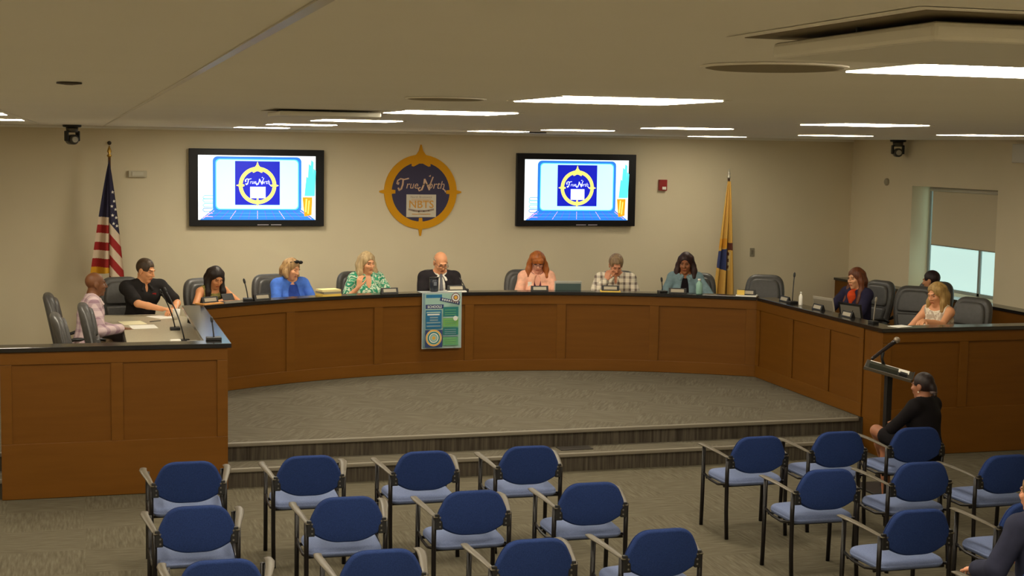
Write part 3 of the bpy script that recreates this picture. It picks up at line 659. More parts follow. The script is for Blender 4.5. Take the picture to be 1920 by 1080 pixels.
def surface(F, lo, h):
    s = F < 0; n = np.array(F.shape)-1
    cs = [(i, j, k) for i in (0, 1) for j in (0, 1) for k in (0, 1)]
    cnt = sum(s[i:n[0]+i, j:n[1]+j, k:n[2]+k].astype(np.int8) for i, j, k in cs)
    act = np.argwhere((cnt > 0) & (cnt < 8)); N = len(act)
    idx = np.full(n, -1, np.int32); idx[act[:, 0], act[:, 1], act[:, 2]] = np.arange(N)
    val = {c: F[act[:, 0]+c[0], act[:, 1]+c[1], act[:, 2]+c[2]] for c in cs}
    acc = np.zeros((N, 3)); w = np.zeros(N)
    for a in cs:
        for ax in range(3):
            if a[ax]: continue
            b = list(a); b[ax] = 1; b = tuple(b); va, vb = val[a], val[b]; m = (va < 0) != (vb < 0)
            t = np.where(m, va/np.where(m, va-vb, 1), 0); p = np.tile(np.array(a, float), (N, 1)); p[:, ax] += t
            acc += p*m[:, None]; w += m
    V = lo+h*(act+acc/w[:, None]); faces = []
    for ax in range(3):
        u, v = (ax+1) % 3, (ax+2) % 3
        sl0 = [slice(None)]*3; sl1 = [slice(None)]*3; sl0[ax] = slice(0, -1); sl1[ax] = slice(1, None)
        a, b = s[tuple(sl0)], s[tuple(sl1)]; E = np.argwhere(a != b)
        E = E[(E[:, u] > 0) & (E[:, v] > 0) & (E[:, u] < n[u]) & (E[:, v] < n[v])]
        q = []
        for du, dv in ((-1, -1), (0, -1), (0, 0), (-1, 0)):
            c = E.copy(); c[:, u] += du; c[:, v] += dv; q.append(idx[c[:, 0], c[:, 1], c[:, 2]])
        q = np.stack(q, 1); fl = ~a[E[:, 0], E[:, 1], E[:, 2]]; q[fl] = q[fl][:, ::-1]; faces.append(q)
    return V, np.concatenate(faces)
def sdf_obj(name, ops, h, mats, parent, g=0.0, paint=None, wr=0.0, seed=0):
    F, lo = field(ops, h, g, wr, seed); V, Q = surface(F, lo, h)
    me = bpy.data.meshes.new(name); me.vertices.add(len(V)); me.vertices.foreach_set('co', V.astype(np.float32).ravel())
    me.loops.add(Q.size); me.loops.foreach_set('vertex_index', Q.astype(np.int32).ravel())
    me.polygons.add(len(Q)); me.polygons.foreach_set('loop_start', np.arange(0, Q.size, 4, dtype=np.int32))
    for m in mats: me.materials.append(M[m] if isinstance(m, str) else m)
    if paint is not None: me.polygons.foreach_set('material_index', paint(V[Q].mean(1)).astype(np.int32))
    me.update(calc_edges=True); me.validate(); me.shade_smooth()
    o = bpy.data.objects.new(name, me); COL.objects.link(o); o.parent = parent
    return o
nrm = lambda v: v/(np.linalg.norm(v)+1e-9)
def ik(S, W, l1, l2, pole):
    d = W-S; L = np.linalg.norm(d)
    if L > (l1+l2)*.985: W = S+d/L*(l1+l2)*.985; d = W-S; L = np.linalg.norm(d)
    u = d/L; a = (l1*l1-l2*l2+L*L)/(2*L); hgt = sqrt(max(l1*l1-a*a, 1e-6)); p = nrm(pole-u*(pole@u))
    return S+u*a+p*hgt, W
def hand_ops(Wr, d, nrm_, side, curl, s):
    """palm, four bent fingers and a thumb; d = direction of the hand, nrm_ = palm normal"""
    d = nrm(d); nv = nrm(nrm_-d*(nrm_@d)); x = np.cross(nv, d)*side; o = []
    kn = [Wr+s*(d*.085+x*q) for q in (.030, .010, -.011, -.031)]
    for q, k in zip((.018, .006, -.006, -.018), kn): o.append(('u', cap(Wr+s*(d*.012+x*q), k, .0135*s, .0115*s), .012))
    for i, (k, f) in enumerate(zip(kn, (.93, 1.03, .97, .78))):
        p = k; a = curl*(.35+.06*i)
        for L, r in ((.042, .0092), (.026, .0084), (.021, .0074)):
            dd = d*cos(a)+nv*sin(a)+x*(.06-.04*i)*.5; q = p+nrm(dd)*L*f*s; o.append(('u', cap(p, q, r*s, r*.94*s), .004)); p = q; a += curl*.55
    p = Wr+s*(d*.022+x*.026)
    for L, a, r in ((.042, .55, .012), (.030, .30, .0102), (.024, .15, .0088)):
        q = p+nrm(d*.8+x*a+nv*.35*min(curl, 1.2))*L*s; o.append(('u', cap(p, q, r*s, r*.92*s), .006)); p = q
    return o
def pattern(kind, c0, c1, c2=None):
    key = f'cloth_{kind}_{len(bpy.data.materials)}'
    m = mat(key, c0, .9, spec=.15); n, l, b = nodes(m)
    if kind == 'plain': return ramp_noise(m, [(.35, tuple(int(v*.95) for v in c0)), (.65, tuple(min(255, int(v*1.05)) for v in c0))], nscale=18)
    tc = n.new('ShaderNodeTexCoord')
    if kind == 'print':
        return ramp_noise(m, [(.40, c0), (.47, c1), (.56, c2 or c0)], nscale=13, detail=1.5, dist=1.6)
    if kind == 'check':
        outs = []
        for ax, dens in (('X', 14), ('Z', 13)):
            wv = n.new('ShaderNodeTexWave'); wv.bands_direction = ax; wv.inputs['Scale'].default_value = dens*.31; wv.inputs['Distortion'].default_value = .6
            cr = n.new('ShaderNodeValToRGB'); e = cr.color_ramp.elements; e[0].position = .62; e[1].position = .72; e[0].color = (0, 0, 0, 1); e[1].color = (1, 1, 1, 1)
            l.new(tc.outputs['Object'], wv.inputs['Vector']); l.new(wv.outputs['Fac'], cr.inputs['Fac']); outs.append(cr)
        ad = n.new('ShaderNodeMath'); ad.operation = 'MULTIPLY_ADD'; ad.inputs[1].default_value = .55
        hf = n.new('ShaderNodeMath'); hf.operation = 'MULTIPLY'; hf.inputs[1].default_value = .4; l.new(outs[1].outputs['Color'], hf.inputs[0])
        l.new(outs[0].outputs['Color'], ad.inputs[0]); l.new(hf.outputs[0], ad.inputs[2])
        mx = n.new('ShaderNodeMix'); mx.data_type = 'RGBA'; mx.inputs['A'].default_value = (*lin(c0), 1); mx.inputs['B'].default_value = (*lin(c1), 1)
        l.new(ad.outputs[0], mx.inputs['Factor']); l.new(mx.outputs['Result'], b.inputs['Base Color'])
    return m
def skin_set(rgb):
    d = lambda f: tuple(int(v*f) for v in rgb)
    return [mat('skin', rgb, .5, spec=.4), mat('lips', (int(rgb[0]*.80), int(rgb[1]*.58), int(rgb[2]*.58)), .4), mat('brows', d(.52), .7), mat('eye_white', (214, 204, 192), .3), mat('iris', (44, 30, 22), .2)]
def hair_mat(rgb, rgb2):
    return ramp_noise(mat('hair_strands', rgb, .5, spec=.4), [(.3, rgb), (.7, rgb2)], scale=(60, 60, 5), nscale=1, detail=2, bump=.5)
def person(label, x, y, z, rz, p):
    """p: dict of pose and dress, all in the person's own frame (faces -Y, origin on the floor below the hips)"""
    G = p.get; t = thing('person', label, 'person', (x, y, z), rz)
    s = G('s', 1.0); h = G('h', .0065); fem = G('fem', 0); seat = G('seat', .46)
    P = A_(0, 0, seat+.10*s); ln = radians(G('lean', 12)); tw = radians(G('twist', 0)); sl = radians(G('side', 0))
    T = roty(sl) @ rotz(tw) @ rotx(ln); xa, fa, ua = T[:, 0], -T[:, 1], T[:, 2]
    NB = P+ua*.50*s
    sw = (.155 if fem else .185)*s*G('broad', 1)
    SH = {q: P+ua*.445*s+xa*q*sw+fa*.01*s for q in (-1, 1)}
    nk = nrm(ua+A_(0, -.10, .6)); HC = NB+nk*.125*s+fa*G('neckf', .02)*s
    H = T @ rotx(-ln) if False else rotz(tw)
    H = H @ rotz(radians(G('hyaw', 0))) @ rotx(radians(G('hpitch', 10))) @ roty(radians(G('hroll', 0)))
    hs = .96*s; hp = lambda a, b, c: HC+H @ A_(a, b, c)*hs
    w = G('wide', 1.0)
    torso = [('u', ell(P+ua*.02*s, A_(.175*w, .125, .13)*s, T), .03), ('u', ell(P+ua*.17*s+fa*.012*s*w, A_(.148*w, .115*w, .17)*s, T), .05),
             ('u', ell(P+ua*.335*s, A_(.155 if fem else .172, .110, .16)*s*A_(w**.5, 1, 1), T), .05), ('u', cap(SH[-1]*.93+SH[1]*.07, SH[1]*.93+SH[-1]*.07, .052*s), .05)]
    trap = [('u', cap(NB+nk*.02*s, SH[q]*.7+NB*.3, .045*s, .04*s), .04) for q in (-1, 1)]
    if fem: bust = [('u', ell(P+ua*.30*s+fa*.085*s+xa*q*.07*s, A_(.062, .055, .062)*s, T), .03) for q in (-1, 1)]
    else: bust = [('u', ell(P+ua*.35*s+fa*.06*s+xa*q*.075*s, A_(.085, .055, .07)*s, T), .04) for q in (-1, 1)]
    neck = [('u', cap(NB-nk*.03*s, HC-H[:, 2]*.05*s+H[:, 1]*.02*s, (.050 if fem else .058)*s, (.046 if fem else .054)*s), .02)]
    head = [('u', ell(hp(0, .018, .035), A_(.076, .094, .088)*hs, H), .01), ('u', ell(hp(0, -.03, -.035), A_(.060, .066, .082)*hs, H), .03), ('u', ell(hp(0, -.072, -.098), A_(.024, .02, .018)*hs, H), .02),
            ('u', cap(hp(-.034, -.082, .034), hp(.034, -.082, .034), .011*hs), .012), ('u', cap(hp(0, -.092, .02), hp(0, -.113, -.018), .008*hs, .0125*hs), .008),
            ('u', cap(hp(-.012, -.098, -.022), hp(.012, -.098, -.022), .009*hs), .006), ('u', cap(hp(-.020, -.090, -.052), hp(.020, -.090, -.052), .0085*hs), .008), ('u', cap(hp(-.016, -.088, -.062), hp(.016, -.088, -.062), .0085*hs), .008)]
    for q in (-1, 1):
        head += [('u', ell(hp(q*.040, -.070, -.018), A_(.02, .02, .018)*hs, H), .02), ('u', ell(hp(q*.077, .012, -.002), A_(.011, .024, .033)*hs, H @ rotx(.15)), .008), ('u', cap(hp(q*.078, .004, -.03), hp(q*.076, .004, -.04), .008*hs), .008)]
    cut = [('s', ell(hp(q*.031, -.099, .013), A_(.016, .012, .009)*hs, H), .006) for q in (-1, 1)]
    eyes = [ell(hp(q*.031, -.0795, .013), A_(.0135, .0135, .0115)*hs, H) for q in (-1, 1)]
    arms, hands, fore = {}, [], {}
    L1, L2 = .285*s, .255*s
    for q, key in ((-1, 'rh'), (1, 'lh')):
        d = G(key, {}); tgt = A_(*d.get('at', (q*.14, -.50, .78))); pole = A_(*d.get('pole', (q*.8, .35, -.9)))
        E, Wr = ik(SH[q], tgt, L1, L2, pole); hd = A_(*d['dir']) if 'dir' in d else nrm(nrm(Wr-E)+A_(-q*.25, -.2, 0)); pn = A_(*d.get('palm', (0, 0, -1)))
        arms[q] = (SH[q], E, Wr); hands += hand_ops(Wr, hd, pn, -q if False else (1 if q < 0 else -1), d.get('curl', .5), s*.96)
    am = .9 if fem else 1.0
    armu = []
    for q in (-1, 1):
        S_, E, Wr = arms[q]
        armu += [('u', ell(S_-ua*.005*s, A_(.055, .055, .058)*s*am, T), .03), ('u', cap(S_, E, .050*s*am, .039*s*am), .02), ('u', cap(E, E*.55+Wr*.45, .040*s*am, .036*s*am), .012), ('u', cap(E*.6+Wr*.4, Wr, .037*s*am, .0255*s*am), .012)]
    legs, shoes = [], []
    kn = G('knees', {-1: (-.11, -.46, seat+.07), 1: (.11, -.46, seat+.07)}); an = G('ankles', {-1: (-.11, -.40, .09), 1: (.11, -.40, .09)}); td = G('toes', {-1: (-.02, -1, -.1), 1: (.02, -1, -.1)})
    for q in (-1, 1):
        hpj = P+xa*q*.085*s-A_(0, 0, .01); K, An = A_(*kn[q]), A_(*an[q]); tv = nrm(A_(*td[q]))
        legs += [('u', cap(hpj, K, .082*s, .056*s), .03), ('u', cap(K, K*.6+An*.4+A_(0, .015, 0), .055*s, .055*s), .02), ('u', cap(K*.65+An*.35, An, .052*s, .036*s), .02)]
        shoes.append((q, [('u', cap(An-A_(0, -.02, .03), An+tv*.05-A_(0, 0, .035), .036*s, .036*s), .01), ('u', cap(An+tv*.04-A_(0, 0, .045), An+tv*.17*s-A_(0, 0, .045), .036*s, .028*s), .03)]))
    body = torso+bust+trap+neck+head+armu+hands+legs+[(k, pr, r) for q, o in shoes for k, pr, r in o]
    ops = body+cut+[('u', e, .002) for e in []]
    hi = H.T; sk = skin_set(p['skin'])
    def paint(C):
        q = (C-HC) @ H/hs; m = np.zeros(len(C)); ax = np.abs(q[:, 0])
        m[(ax < .023) & (np.abs(q[:, 2]+.057) < .0075) & (q[:, 1] < -.086)] = 1
        m[(ax > .012) & (ax < .050) & (np.abs(q[:, 2]-.037-.10*(ax-.03)+2.2*(ax-.031)**2) < .0042) & (q[:, 1] < -.06)] = 2
        e = (np.abs(ax-.031) < .0125) & (np.abs(q[:, 2]-(.012 if G('eyes', 0) else .009)) < (.0055 if G('eyes', 0) else .0032)) & (q[:, 1] < -.06)
        m[e] = 3 if G('eyes', 0) else 4
        if G('eyes', 0): m[e & (np.abs(ax-.031) < .006)] = 4
        if G('stubble'): m[(q[:, 2] < -.035) & (q[:, 1] < -.02) & (q[:, 2] > -.13) & (m == 0) & (np.abs(q[:, 2]+.057) > .012)] = 5
        return m
    if G('stubble'): sk.append(mat('beard', p['stubble'], .8))
    b = sdf_obj('body', ops, h, sk, t, paint=paint)
    # eyeballs fill the sockets of the same head
    # ---- clothes
    nb = NB
    necks = {'crew': [('s', ell(nb+fa*.012*s+ua*.03*s, A_(.070, .072, .052)*s, T), .006)],
             'scoop': [('s', ell(nb+fa*.035*s+ua*.012*s, A_(.105, .10, .062)*s, T), .006)],
             'v': [('s', ell(nb+fa*.02*s+ua*.025*s, A_(.068, .075, .05)*s, T), .004), ('s', ell(nb+fa*.10*s-ua*.055*s, A_(.036, .09, .10)*s, T), .004)],
             'placket': [('s', ell(nb+fa*.012*s+ua*.03*s, A_(.066, .070, .05)*s, T), .004), ('s', ell(nb+fa*.10*s-ua*.03*s, A_(.018, .09, .055)*s, T), .004)],
             'open': [('s', ell(nb+fa*.012*s+ua*.02*s, A_(.082, .085, .06)*s, T), .004), ('s', ell(P+ua*.30*s+fa*.17*s, A_(G('gap', .055), .13, .27)*s, T), .004)]}
    def garment(name, style, m, g, sleeve, wr=.003, tname=None):
        o = list(torso)+list(bust)
        if style != 'open' or True: o += [('u', cap(nb+nk*.0*s, SH[q]*.75+nb*.25, .038*s, .036*s), .04) for q in (-1, 1)]
        for q in (-1, 1):
            S_, E, Wr = arms[q]
            if sleeve > 0: o += [('u', ell(S_-ua*.005*s, A_(.055, .055, .058)*s*am, T), .03), ('u', cap(S_, S_+(E-S_)*min(1, sleeve), .052*s*am, (.041+.012*(sleeve < 1))*s*am), .02)]
            if sleeve > 1: f = sleeve-1; o += [('u', cap(E, E+(Wr-E)*f, .043*s*am, .034*s*am), .012)]
        o += necks[style]
        if sleeve == 0: o += [('s', cap(SH[q]+xa*q*.03*s+ua*.01*s, SH[q]*.25+arms[q][1]*.75+xa*q*.03*s, .060*s), .008) for q in (-1, 1)]
        if sleeve == 0: o += [('s', ell(SH[q]+xa*q*.02*s+ua*.0*s, A_(.05, .08, .09)*s, T), .008) for q in (-1, 1)]
        ob = sdf_obj(name, o, h, [m], t, g=g, wr=wr, seed=len(label)); return ob
    for gname, style, m, g, sleeve in p['tops']: garment(gname, style, m, g, sleeve)
    if G('collar'):
        for q in (-1, 1):
            c0 = nb+ua*.028*s-fa*.055*s; c1 = nb+ua*.022*s+xa*q*.064*s; c2 = nb-ua*.015*s+fa*.080*s+xa*q*.028*s; c3 = nb-ua*.055*s+fa*.108*s+xa*q*.058*s
            sdf_obj('collar', [('u', cap(c0, c1, .009*s), .01), ('u', cap(c1, c2, .009*s), .01), ('u', cap(c2, c3, .0095*s, .006*s), .01), ('u', cap(c1-ua*.02*s, c3, .008*s, .006*s), .02), ('u', cap(c2-ua*.02*s+xa*q*.02*s, c3, .009*s, .006*s), .02)], .004, [p['collar']], t)
    if G('tie'):
        a0 = nb-ua*.005*s+fa*.082*s; a1 = P+ua*.34*s+fa*.145*s; a2 = P+ua*.12*s+fa*.155*s
        sdf_obj('tie', [('u', cap(a0, a0-ua*.025*s+fa*.008*s, .017*s, .012*s), .004), ('u', cap(a0-ua*.02*s+fa*.005*s, a1, .013*s, .020*s), .006), ('u', cap(a1, a2, .020*s, .028*s), .006)], .005, [p['tie']], t)
    if G('badge'):
        c = P+ua*.38*s+fa*.12*s+xa*G('badge_x', .075)*s; MB().obox(c, xa*.022*s, fa*.004*s, ua*.028*s).build('chest_badge', p['badge'], t)
    if G('trousers') is not None:
        sdf_obj('trousers', [('u', ell(P, A_(.178*w, .13, .11)*s, T), .03)]+legs+([] if True else []), .010, [p['trousers']], t, g=.012)
    if G('skirt') is not None:
        K = [A_(*kn[q]) for q in (-1, 1)]; J = [P+xa*q*.085*s for q in (-1, 1)]; f = .78
        sdf_obj('skirt', [('u', ell(P+ua*.03*s, A_(.178, .13, .13)*s, T), .03), ('u', cap(J[0], J[0]+(K[0]-J[0])*f, .088*s, .068*s), .05), ('u', cap(J[1], J[1]+(K[1]-J[1])*f, .088*s, .068*s), .05)], h, [p['skirt']], t, g=.012)
    for q, o in shoes: sdf_obj('shoe', o, .006 if G('h', 1) < .006 else .009, [p.get('shoe', M['black'])], t, g=.006)
    # ---- hair
    st = G('hair', 'short'); hm = p.get('hairm')
    if st != 'bald':
        th_ = G('hair_t', .012); ho = [('u', ell(hp(0, .022, .038), (A_(.076, .094, .088)+th_)*hs, H), .01)]
        bx = lambda c, hf: ('s', rbox(hp(*c), A_(*hf)*hs, H, .0), .006)
        down = A_(0, 0, -1)
        if st == 'short':
            ho += [bx((0, -.165, .0), (.2, .105, .072)), bx((0, -.09, -.08), (.2, .105, .09)), bx((0, .0, -.12), (.2, .3, .065))]
            ho += [('s', ell(hp(q*.085, .012, -.005), A_(.02, .03, .034)*hs, H), .006) for q in (-1, 1)]
        elif st == 'fringe':   # bald on top, hair round the back and sides
            ho += [bx((0, -.16, .0), (.2, .15, .2)), bx((0, 0, .10), (.2, .3, .055)), bx((0, .0, -.13), (.2, .3, .07))]
        else:
            hl = G('hairline', .070); fb = G('fringe', 0)
            ln_ = G('hlen', .30); sp = G('hspread', 1.0)
            for q in (-1, 1):
                a = hp(q*.066, .0, .06); bb = hp(q*.086*sp, .005, -.03); c = bb+down*ln_*.45*s+A_(q*.012*sp, -.01, 0)@I3; d_ = bb+down*ln_*s*.92+H @ A_(q*.02*sp, G('hfront', -.03), 0)*s
                ho += [('u', cap(a, bb, .030*hs, .034*hs), .03), ('u', cap(bb, c, .033*hs, .036*hs), .03), ('u', cap(c, d_, .036*hs, .024*hs), .03)]
                bb2 = hp(q*.06*sp, .07, -.04); ho += [('u', cap(hp(q*.05, .07, .04), bb2, .045*hs, .045*hs), .03), ('u', cap(bb2, bb2+down*ln_*.8*s+H @ A_(q*.01, .02, 0)*s, .046*hs, .03*hs), .03)]
            bm = hp(0, .085, -.03); ho += [('u', cap(bm, bm+down*ln_*.8*s, .05*hs, .035*hs), .04)]
            if fb: ho += [('u', cap(hp(-.045, -.075, .065), hp(.045, -.075, .065), .026*hs), .02), ('u', cap(hp(-.05, -.088, .040), hp(.05, -.088, .040), .016*hs), .02)]
            ho += [('s', ell(hp(0, -.10, -.035), A_(.064, .088, (.070 if fb else hl+.035))*hs, H), .008), ('s', ell(hp(0, -.085, -.13), A_(.05, .09, .12)*hs, H), .008)]
        if st == 'bun':
            ho = [('u', ell(hp(0, .022, .038), (A_(.076, .094, .088)+th_)*hs, H), .01), ('u', ell(hp(0, .115, -.015), A_(.042, .035, .045)*hs, H), .02), ('u', cap(hp(0, .12, -.04), hp(.01, .135, -.085), .028*hs, .02*hs), .02),
                  bx((0, -.165, .0), (.2, .105, .070)), bx((0, -.10, -.08), (.2, .105, .09)), ('s', rbox(hp(0, -.02, -.14), A_(.2, .10, .075)*hs, H), .006)]
            ho += [('s', ell(hp(q*.085, .012, -.005), A_(.02, .03, .034)*hs, H), .006) for q in (-1, 1)]
        sdf_obj('hair', ho, min(h, .006), [hm], t, wr=.0018, seed=3)
        if st == 'bun': MB().ball(hp(.0, .118, -.058), (.034, .03, .022)).build('hair_tie', mat('hair_tie', (92, 76, 72), .7), t, True)
    if G('glasses') is not None:
        gb = MB()
        for q in (-1, 1):
            c = hp(q*.033, -.108, .012); gb.tube([c+H @ A_(.027*cos(a), 0, .019*sin(a))*hs for a in np.linspace(0, 2*pi, 17)], .0028*s, 6)
            gb.tube([hp(q*.060, -.104, .018), hp(q*.080, -.02, .016), hp(q*.082, .02, .006)], .0026*s, 6)
        gb.tube([hp(-.008, -.112, .016), hp(.008, -.112, .016)], .0026*s, 6); gb.build('glasses', p['glasses'], t, True)
    if G('head_glasses'):
        gb = MB()
        for q in (-1, 1): gb.ball(hp(q*.036, -.058, .118), (.030*s, .014*s, .020*s), 10)
        gb.tube([hp(-.07, -.04, .11), hp(0, -.068, .122), hp(.07, -.04, .11)], .006*s, 8); gb.tube([hp(-.092, .03, .06), hp(-.085, -.03, .10)], .004*s, 6); gb.tube([hp(.092, .03, .06), hp(.085, -.03, .10)], .004*s, 6)
        gb.build('sunglasses', 'black_gloss', t, True)
    if G('earring'):
        for q in (-1, 1): MB().ball(hp(q*.080, .0, -.048), .008*s, 8).build('earring', mat('pearl', (236, 226, 206), .25), t, True)
    if G('scarf') is not None:
        sdf_obj('scarf', [('u', cap(nb+xa*-.05*s+ua*.02*s, nb+fa*.08*s-ua*.03*s, .024*s), .02), ('u', cap(nb+xa*.05*s+ua*.02*s, nb+fa*.08*s-ua*.03*s, .024*s), .02), ('u', ell(nb+fa*.105*s-ua*.07*s, A_(.06, .03, .065)*s, T), .03), ('u', cap(nb+fa*.11*s-ua*.07*s, nb+fa*.125*s-ua*.20*s, .036*s, .02*s), .02)], .006, [p['scarf']], t, wr=.004)
    if G('watch'):
        S_, E, Wr = arms[G('watch')]; ax_ = nrm(Wr-E); c = Wr-ax_*.02*s; a1 = nrm(np.cross(ax_, A_(0, 0, 1))); a2 = np.cross(ax_, a1)
        MB().tube([c+(a1*cos(q)+a2*sin(q))*.031*s for q in np.linspace(0, 2*pi, 17)], .006*s, 6).build('wristband', p.get('watchm', M['white']), t, True)
    return t, dict(HC=HC, arms=arms, H=H, NB=NB, P=P)
pl = lambda c: pattern('plain', c, c)
BLACKT = pl((34, 32, 34)); NAVYT = pl((40, 42, 60)); KHAKI = pl((120, 104, 80))
LIGHTSK, TANSK, BROWNSK, DARKSK = (222, 162, 122), (204, 140, 94), (158, 100, 64), (112, 70, 42)
def at_arc(deg, lean, extra=0):
    return arcpt(deg, 6.55+.60*sin(radians(lean))+extra), face_in(deg)
RES = .0065
# woman with dark hair looking at her phone
(px_, py_), rz_ = at_arc(117.0, 26)
person('person with long dark hair in a sleeveless olive print top, bent over a phone', px_, py_, ZD, rz_, dict(h=RES, fem=1, s=1.0, seat=.47, lean=26, hpitch=32, hyaw=-4, skin=TANSK, hair='long', hlen=.30, hairm=hair_mat((22, 15, 13), (40, 27, 22)),
    tops=[('top', 'scoop', pattern('print', (126, 122, 70), (176, 166, 100), (98, 92, 52)), .010, 0)], trousers=BLACKT, rh=dict(at=(-.10, -.44, .86), pole=(-1.0, .1, -.5), palm=(.7, 0, -.3), curl=1.0), lh=dict(at=(.10, -.44, .86), pole=(1.0, .1, -.5), palm=(-.7, 0, -.3), curl=1.0)))
# woman in blue
(px_, py_), rz_ = at_arc(108.35, 10)
person('person with short brown hair in a bright blue top, sunglasses on her head', px_, py_, ZD, rz_, dict(h=RES, fem=1, s=1.02, wide=1.22, broad=1.10, lean=10, hpitch=20, hyaw=24, hroll=10, skin=LIGHTSK, hair='long', hlen=.07, hairline=.075, hairm=hair_mat((122, 90, 56), (176, 142, 96)), head_glasses=1,
    tops=[('undershirt', 'scoop', pl((44, 70, 150)), .010, 0), ('blue_top', 'open', pl((72, 112, 200)), .020, 1.75)], gap=.075, trousers=NAVYT, rh=dict(at=(-.12, -.46, .78)), lh=dict(at=(.12, -.46, .78))))
# woman in green print with raised hand
(px_, py_), rz_ = at_arc(99.79, 6)
person('person with long blond hair in green and white print, one hand raised', px_, py_, ZD, rz_, dict(h=RES, fem=1, s=1.05, seat=.48, wide=1.12, lean=6, hpitch=14, hyaw=14, hroll=-4, skin=LIGHTSK, hair='long', hlen=.17, hspread=1.05, hairm=hair_mat((150, 124, 84), (200, 176, 134)),
    tops=[('print_top', 'v', pattern('print', (70, 168, 128), (226, 232, 210), (52, 140, 108)), .016, .62)], trousers=BLACKT, rh=dict(at=(-.165, -.25, .96), pole=(-.5, .1, -1), dir=(.10, -.10, 1), palm=(.8, .5, 0), curl=1.1), lh=dict(at=(.17, -.42, .78))))
# bald man in a suit
(px_, py_), rz_ = at_arc(91.53, 16)
person('bald person in a dark suit and grey tie looking down, mid desk', px_, py_, ZD, rz_, dict(h=RES, s=1.07, seat=.48, lean=16, hpitch=32, hyaw=6, skin=(226, 160, 118), hair='fringe', hair_t=.006, hairm=hair_mat((150, 128, 104), (180, 158, 130)), broad=1.0,
    tops=[('shirt', 'crew', pl((232, 228, 216)), .008, 0), ('suit_jacket', 'open', pl((44, 40, 44)), .016, 1.9)], collar=M['white'], tie=pl((112, 112, 120)), trousers=BLACKT, glasses=mat('thin_glasses', (90, 70, 60), .4), rh=dict(at=(-.12, -.46, .78), pole=(-.45, .3, -1)), lh=dict(at=(.12, -.46, .78), pole=(.45, .3, -1))))
# ginger woman in pink
(px_, py_), rz_ = at_arc(80.72, 10)
person('person with ginger hair and glasses in a pale pink blazer', px_, py_, ZD, rz_, dict(h=RES, fem=1, s=1.05, seat=.48, lean=10, hpitch=26, hyaw=-2, skin=(226, 164, 140), hair='long', fringe=1, hlen=.14, hfront=-.04, hspread=1.1, hairm=hair_mat((120, 62, 20), (176, 100, 40)), glasses=mat('dark_glasses', (46, 30, 34), .3),
    tops=[('blouse', 'v', pl((82, 34, 58)), .008, 0), ('blazer', 'open', pl((232, 176, 150)), .020, 1.9)], gap=.05, badge=M['white'], badge_x=-.095, trousers=BLACKT, rh=dict(at=(-.13, -.46, .78)), lh=dict(at=(.13, -.46, .78))))
# man in checked shirt
(px_, py_), rz_ = at_arc(72.01, 20)
person('person with grey brown hair in a white checked shirt, resting his face on one hand', px_, py_, ZD, rz_, dict(h=RES, s=1.06, seat=.48, lean=20, hpitch=36, hyaw=8, skin=(206, 142, 108), hair='short', hair_t=.014, hairm=hair_mat((104, 80, 56), (158, 132, 100)),
    tops=[('checked_shirt', 'placket', pattern('check', (232, 222, 202), (112, 96, 90)), .014, 1.9)], collar=pl((228, 218, 198)), trousers=KHAKI, rh=dict(at=(-.125, -.44, 1.03), pole=(-.6, -.1, -.9), dir=(.25, .15, 1), palm=(.5, .8, 0), curl=1.1), lh=dict(at=(.14, -.44, .78), pole=(.5, .2, -.9))))
# woman in denim
(px_, py_), rz_ = at_arc(64.37, 7)
person('person with long dark hair in a pale denim jacket over a black top', px_, py_, ZD, rz_, dict(h=RES, fem=1, s=1.06, seat=.485, lean=7, hpitch=14, hyaw=-6, skin=BROWNSK, hair='long', hlen=.135, hfront=-.035, broad=.94, hspread=1.05, hairm=hair_mat((34, 16, 16), (60, 30, 28)),
    tops=[('black_top', 'scoop', pl((26, 20, 24)), .008, 0), ('denim_jacket', 'open', pl((118, 142, 150)), .021, 1.9)], gap=.05, collar=pl((128, 152, 160)), trousers=NAVYT, rh=dict(at=(-.17, -.44, .78)), lh=dict(at=(.19, -.44, .78), pole=(1, .2, -.6))))
# man in black polo at the left wing
person('person with short brown hair in a black polo shirt writing at the left wing', .60, 17.0, ZD, .42, dict(h=RES, s=1.06, seat=.48, lean=16, hpitch=20, hyaw=30, skin=(222, 158, 112), hair='short', hair_t=.010, hairm=hair_mat((52, 40, 28), (80, 62, 44)), broad=1.08,
    tops=[('polo_shirt', 'placket', pl((40, 38, 38)), .016, .75)], collar=pl((46, 44, 44)), badge=M['red'], trousers=KHAKI, rh=dict(at=(.02, -.55, .82), pole=(-1.2, -.3, -.4), curl=.7, dir=(.9, -.4, 0)), lh=dict(at=(.14, -.58, .80), pole=(1, .2, -.4), curl=.8, dir=(-.7, -.5, 0))))
# bald man in profile at the left wing
person('person with a shaved head in a lavender checked shirt, in profile at the left wing', 0.03, 15.46, ZD, pi/2+.05, dict(h=RES, s=1.03, lean=7, hpitch=4, hyaw=8, skin=DARKSK, hair='bald', eyes=1,
    tops=[('checked_shirt', 'placket', pattern('check', (206, 184, 186), (150, 120, 134)), .016, 1.9)], collar=pl((196, 176, 172)), trousers=KHAKI, rh=dict(at=(-.16, -.34, .76), dir=(.3, -1, -.1)), lh=dict(at=(.10, -.34, .70)), watch=-1))
# woman in navy with orange scarf, right wing
person('person with auburn hair in navy cardigan and orange scarf at the right wing', 8.80, 15.36, ZD, -pi/2+.38, dict(h=RES, fem=1, s=1.01, lean=6, hpitch=10, hyaw=-6, skin=(226, 166, 124), hair='long', hlen=.25, hfront=-.07, hspread=1.0, hairm=hair_mat((80, 40, 20), (120, 66, 36)),
    tops=[('cardigan', 'v', pl((44, 42, 66)), .018, 1.85)], scarf=pl((206, 74, 34)), trousers=BLACKT, rh=dict(at=(-.14, -.50, .80)), lh=dict(at=(.14, -.50, .80))))
